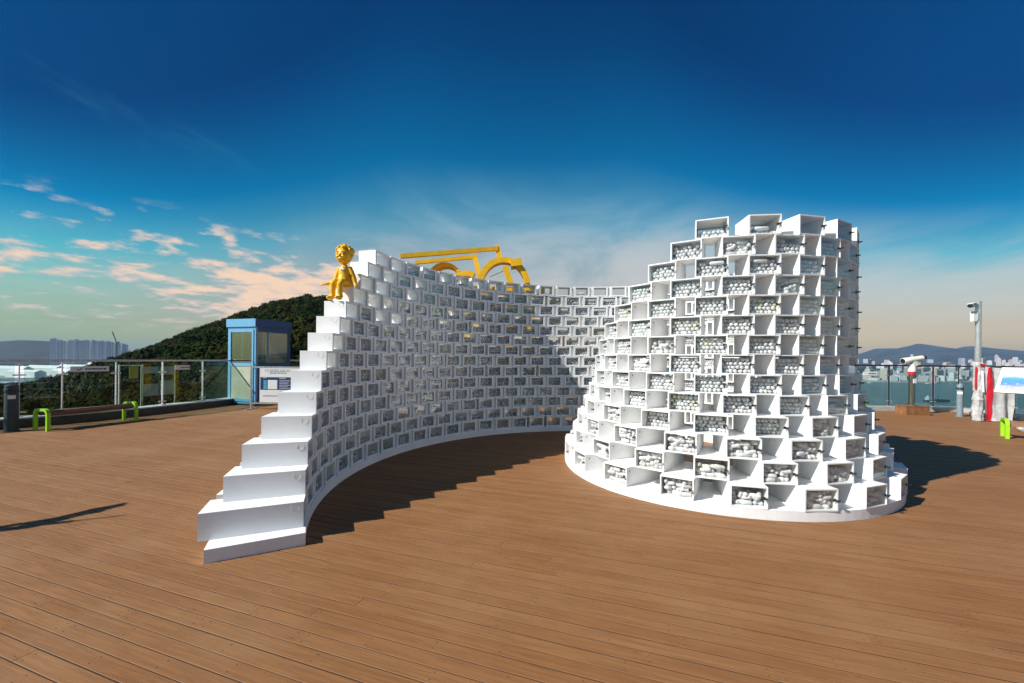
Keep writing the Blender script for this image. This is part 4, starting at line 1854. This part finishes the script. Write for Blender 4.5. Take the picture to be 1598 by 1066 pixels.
def bz(u, v, y):
    a, b = survey(u, v)
    return (a, H + b * y)


M['far_hill'] = plain('far_hill_woods', (.022, .030, .030), .95, .4, .004)
M['mountain'] = plain('mountain_woods', (.030, .042, .046), .95, .4, .003)
M['shore'] = plain('shore_ground', (.30, .30, .29), .9, .4, .01)
ridge('mountains', M['mountain'], [bz(u, v, 6200) for u, v in ((1150, 566), (1250, 558), (1342, 552), (1366, 544), (1400, 544), (1420, 540), (1433, 536.5), (1446, 539), (1460, 541), (1476, 546), (1492, 544), (1504, 541), (1520, 540), (1545, 543), (1570, 546), (1600, 548), (1700, 545), (1900, 550), (2200, 565))], 6200, 2550, 7600, SEA - 1, .30, 2.0)
ridge('far_hills', M['far_hill'], [bz(u, v, 3600) for u, v in ((-900, 560), (-400, 545), (-150, 538), (0, 532.5), (30, 531), (58, 532), (90, 534), (120, 537), (150, 541), (190, 547), (230, 554), (290, 562), (380, 575))], 3600, 2900, 4600, SEA - 1, .3, 5.0)


def land(name, pts, z):
    m = MB()
    n = len(pts)
    m.add([(x, y, z) for x, y in pts] + [(x, y, z - 3) for x, y in pts], [tuple(range(n))] + [(i, n + i, n + (i + 1) % n, (i + 1) % n) for i in range(n)])
    return tag(m.build(name, M['shore']), kind='structure')


land('city_shore', [(1500, 2350), (2300, 2150), (2500, 2320), (3100, 2230), (3400, 2420), (4500, 2300), (7500, 4800), (3600, 4700)], SEA + 2.2)
land('harbour_shore', [(-5200, 1750), (-2600, 1800), (-2200, 1780), (-2500, 2450), (-2050, 2300), (-1700, 2500), (-1400, 3300), (-3000, 3400), (-5600, 3300)], SEA + 2.2)
land('harbour_quay', [(-2000, 1440), (-1640, 1480), (-1500, 1290), (-1800, 1240)], SEA + 2.6)

# ------------------------------------------------------------------ far buildings
def bmesh_var(i):
    m = MB()
    m.box(-.5, .5, -.5, .5, 0, 1)
    if i == 0:
        m.box(-.2, .2, -.3, .2, 1.001, 1.10)
    elif i == 1:
        m.box(-.5, .1, -.5, .5, 1.001, 1.18)
    elif i == 2:
        m.add([(-.5, -.5, 1.001), (.5, -.5, 1.001), (.5, .5, 1.001), (-.5, .5, 1.001), (-.5, 0, 1.25), (.5, 0, 1.25)], [(0, 1, 5, 4), (2, 3, 4, 5), (0, 4, 3), (1, 2, 5), (3, 2, 1, 0)])
    elif i == 3:
        m.box(-.42, -.12, -.4, .4, 1.001, 1.08)
        m.box(.12, .42, -.4, .4, 1.001, 1.08)
    for k in range(4):
        z = .14 + k * .21
        m.box(-.46, .46, -.512, -.5001, z, z + .09, 1)
    return m


b_cols = [(.44, .44, .43), (.38, .38, .41), (.42, .37, .34), (.56, .56, .56), (.32, .34, .38), (.36, .29, .26)]
b_meshes = []
M['far_glass'] = plain('far_window_bands', (.10, .12, .15), .3, .2, .3)
for ci, cc in enumerate(b_cols):
    mm = plain('far_wall_paint', cc, .8, .06, .8)
    for vi in range(4):
        b_meshes.append(bmesh_var(vi).mesh('building', [mm, M['far_glass']]))
br = random.Random(99)


def building(x, y, z, w, d, h, rz, me, label, group):
    o = link('building', me, None, (x, y, z))
    o.scale = (w, d, h)
    o.rotation_euler = (0, 0, rz)
    return tag(o, label, 'building', group)


nb_ = 0
while nb_ < 300:
    ratio = br.uniform(.86, 1.40)
    y = br.choice([br.uniform(2380, 2650), br.uniform(2450, 3200), br.uniform(2600, 4300)])
    x = ratio * y
    zb = SEA + 2.2
    if y > 2700:
        zb = SEA - 8 + 340 * ((y - 2550) / 3650) ** 1.25
    tall = br.random() < .16
    w = br.uniform(22, 70)
    h = br.uniform(38, 78) if tall else br.uniform(12, 34)
    if y < 2700 and br.random() < .3:
        w, h = br.uniform(60, 130), br.uniform(10, 16)
    building(x, y, zb, w, br.uniform(18, 45), h + (8 if y > 2700 else 0), br.uniform(-.5, .5) + .6, br.choice(b_meshes),
             'small pale building in the far city across the bay on the right', 'buildings of the far city across the bay')
    nb_ += 1
for k in range(46):
    ratio = br.uniform(-1.32, -1.02)
    y = br.uniform(2330, 2900) if k > 12 else br.uniform(1960, 2200)
    x = ratio * y
    if k <= 12:
        x = -br.uniform(2650, 3050)
        y = br.uniform(2060, 2400)
    w = br.choice([br.uniform(25, 60), br.uniform(70, 150)])
    building(x, y, SEA + 2.2, w, br.uniform(20, 50), br.uniform(8, 24), br.uniform(-.3, .3), br.choice(b_meshes[:4] + b_meshes[12:16]),
             'low pale harbour building beyond the left fence', 'harbour buildings beyond the left fence')
for k in range(7):
    x, y = br.uniform(-1860, -1620), br.uniform(1300, 1410)
    building(x, y, SEA + 2.6, br.uniform(30, 60), br.uniform(20, 34), br.uniform(7, 13), br.uniform(-.2, .2) - .5, b_meshes[12 + k % 4],
             'white roofed shed on the quay beyond the left bollard', 'white sheds on the quay')

whb = MB()
whb.box(-.5, .5, -.5, .5, 0, .70)
whb.add([(-.5, -.52, .701), (.5, -.52, .701), (.5, .52, .701), (-.5, .52, .701), (-.5, 0, 1.0), (.5, 0, 1.0)], [(0, 1, 5, 4), (2, 3, 4, 5), (0, 4, 3), (1, 2, 5), (3, 2, 1, 0)])
M['wh'] = plain('warehouse_white', (.72, .73, .74), .7, .06, .05)
wh_mesh = whb.mesh('warehouse', M['wh'])
for k, (u, v, w) in enumerate(((18, 571, 260), (70, 570, 240), (118, 569, 230), (150, 566, 120), (40, 577, 210), (104, 575, 150))):
    a_, b_e = survey(u, v)
    y = 2040 + 60 * k if k < 4 else 1880
    building(a_ * y, y, SEA + 2.2, w, 40, max(8.0, H + b_e * y - SEA - 2.2), -.25, wh_mesh, 'long white harbour warehouse at the water beyond the left fence', 'long white warehouses')

M['apt'] = plain('apartment_wall', (.62, .64, .66), .8, .06, .1)
M['apt2'] = plain('apartment_strip', (.36, .40, .45), .6, .1, .1)
am = MB()
am.box(-.5, .5, -.5, .5, 0, 1, 0)
for k in range(5):
    x = -.44 + k * .19
    am.box(x, x + .11, -.53, -.501, .02, .985, 1)
am.box(-.2, .2, -.3, .3, 1.0005, 1.03, 0)
ame = am.mesh('apartment_tower', [M['apt'], M['apt2']])
am = MB()
am.box(-.5, -.03, -.5, .5, 0, 1, 0)
am.box(.03, .5, -.4, .6, 0, .97, 0)
am.box(-.029, .029, -.1, .3, 0, .94, 1)
for k in range(2):
    for q in range(2):
        x = -.46 + k * .54 + q * .23
        am.box(x, x + .13, -.53 + k * .1, -.501 + k * .1, .02, .95, 1)
ame2 = am.mesh('apartment_tower', [M['apt'], M['apt2']])
for i, (u, w, h) in enumerate(((84, 30, 106), (97, 38, 101), (111, 28, 98), (122, 30, 105), (135, 36, 99), (148, 27, 104), (159, 32, 94), (172, 34, 96), (184, 26, 86), (195, 26, 80))):
    y = 2560 + (i % 3) * 25
    x = survey(u, 550)[0] * y
    o = link('apartment_tower', ame if i % 2 == 0 else ame2, None, (x, y, SEA + 2.2))
    o.scale = (w, 18, h + 106 - 2.2)
    o.rotation_euler = (0, 0, R(28))
    tag(o, ('leftmost', 'second from the left', 'third from the left', 'fourth from the left', 'fifth from the left', 'fifth from the right', 'fourth from the right', 'third from the right', 'second from the right', 'rightmost')[i] + ' of the grey apartment towers in a row before the far hills', 'apartment tower', 'apartment towers in a row on the left')
tc_ = thing('tower_crane', 'distant construction crane with a raised jib above the apartment towers', 'crane', (survey(182, 550)[0] * 2450, 2450, SEA + 2.2))
m = MB()
m.bar((0, 0, 0), (0, 0, 186), 5, 5)
m.build('mast', M['dark_steel'], tc_)
m = MB()
m.bar((0, 0, 184), (-28, 0, 254), 4, 4)
m.build('jib', M['dark_steel'], tc_)
MB().bar((0, 0, 184), (14, 0, 190), 6, 6).build('counterweight', M['dark_steel'], tc_)

# ------------------------------------------------------------------ ships
def hull(m, L, W, Hh, mi=0):
    st_ = [(-.5, .75, 0), (-.42, .95, 0), (0, 1, 0), (.3, .95, .02), (.44, .55, .12), (.5, .04, .25)]
    vs, fs = [], []
    for t, w, sh in st_:
        for yy, zz in ((-w * .85, -1), (-w, Hh + sh * Hh), (w, Hh + sh * Hh), (w * .85, -1)):
            vs.append((t * L, yy * W / 2, zz))
    for i in range(len(st_) - 1):
        for k in range(4):
            k2 = (k + 1) % 4
            fs.append((4 * i + k, 4 * i + 4 + k, 4 * i + 4 + k2, 4 * i + k2))
    fs += [(0, 1, 2, 3), tuple(4 * (len(st_) - 1) + k for k in (3, 2, 1, 0))]
    m.add(vs, fs, mi)


M['hull'] = plain('dark_hull', (.030, .042, .060), .5, .2, .1)
M['ship_white'] = plain('ship_white', (.70, .70, .70), .5, .05, .1)
yb = 1130
sh = thing('cargo_ship', 'long low dark coaster on the bay seen through the right fence', 'ship', (survey(1463, 618)[0] * yb, yb, SEA), R(8))
m = MB()
hull(m, 84, 14, 5.0)
m.build('hull', M['hull'], sh)
m = MB()
m.box(-36, -26, -5, 5, 5.002, 11)
m.box(-34, -28, -4, 4, 11.002, 15)
m.box(-33, -31, -1, 1, 15.002, 19)
m.build('bridge', M['apt2'], sh)
m = MB()
m.box(-20, 0, -4.5, 4.5, 5.002, 6.4)
m.box(3, 24, -4.5, 4.5, 5.002, 6.4)
m.bar((1.5, 0, 5), (1.5, 0, 16), .8, .8)
m.build('hatches', M['hull'], sh)
boat_spots = [(1378, 594), (1396, 596), (1415, 592), (1452, 591), (1474, 596), (1448, 599), (1500, 600), (1358, 598), (1508, 592)]
for i, (u, v) in enumerate(boat_spots):
    a_, b_e = survey(u, v)
    y = (H - SEA) / -b_e
    t = thing('small_boat', 'little white boat far out on the bay beyond the right fence', 'boat', (a_ * y, y, SEA), br.uniform(-.3, .3), 'little white boats on the bay')
    m = MB()
    hull(m, 24, 6, 2.2)
    m.build('hull', M['ship_white'], t)
    m = MB()
    m.box(-7, 2, -2, 2, 2.202, 5.4)
    m.bar((-2, 0, 5.4), (-2, 0, 9), .3, .3)
    m.build('cabin', M['ship_white'], t)

# ------------------------------------------------------------------ sea haze
hm = bpy.data.materials.new('sea_haze')
hm.use_nodes = True
hm.node_tree.nodes.clear()
ho = hm.node_tree.nodes.new('ShaderNodeOutputMaterial')
pv = hm.node_tree.nodes.new('ShaderNodeVolumePrincipled')
pv.inputs['Color'].default_value = (.34, .60, 1.0, 1)
pv.inputs['Density'].default_value = 3.9e-5
pv.inputs['Anisotropy'].default_value = 0.0
hm.node_tree.links.new(pv.outputs[0], ho.inputs['Volume'])
hz = MB().box(-11500, 11500, -11500, 11500, SEA - 4.2, 330).build('haze', hm)
tag(hz, kind='stuff')
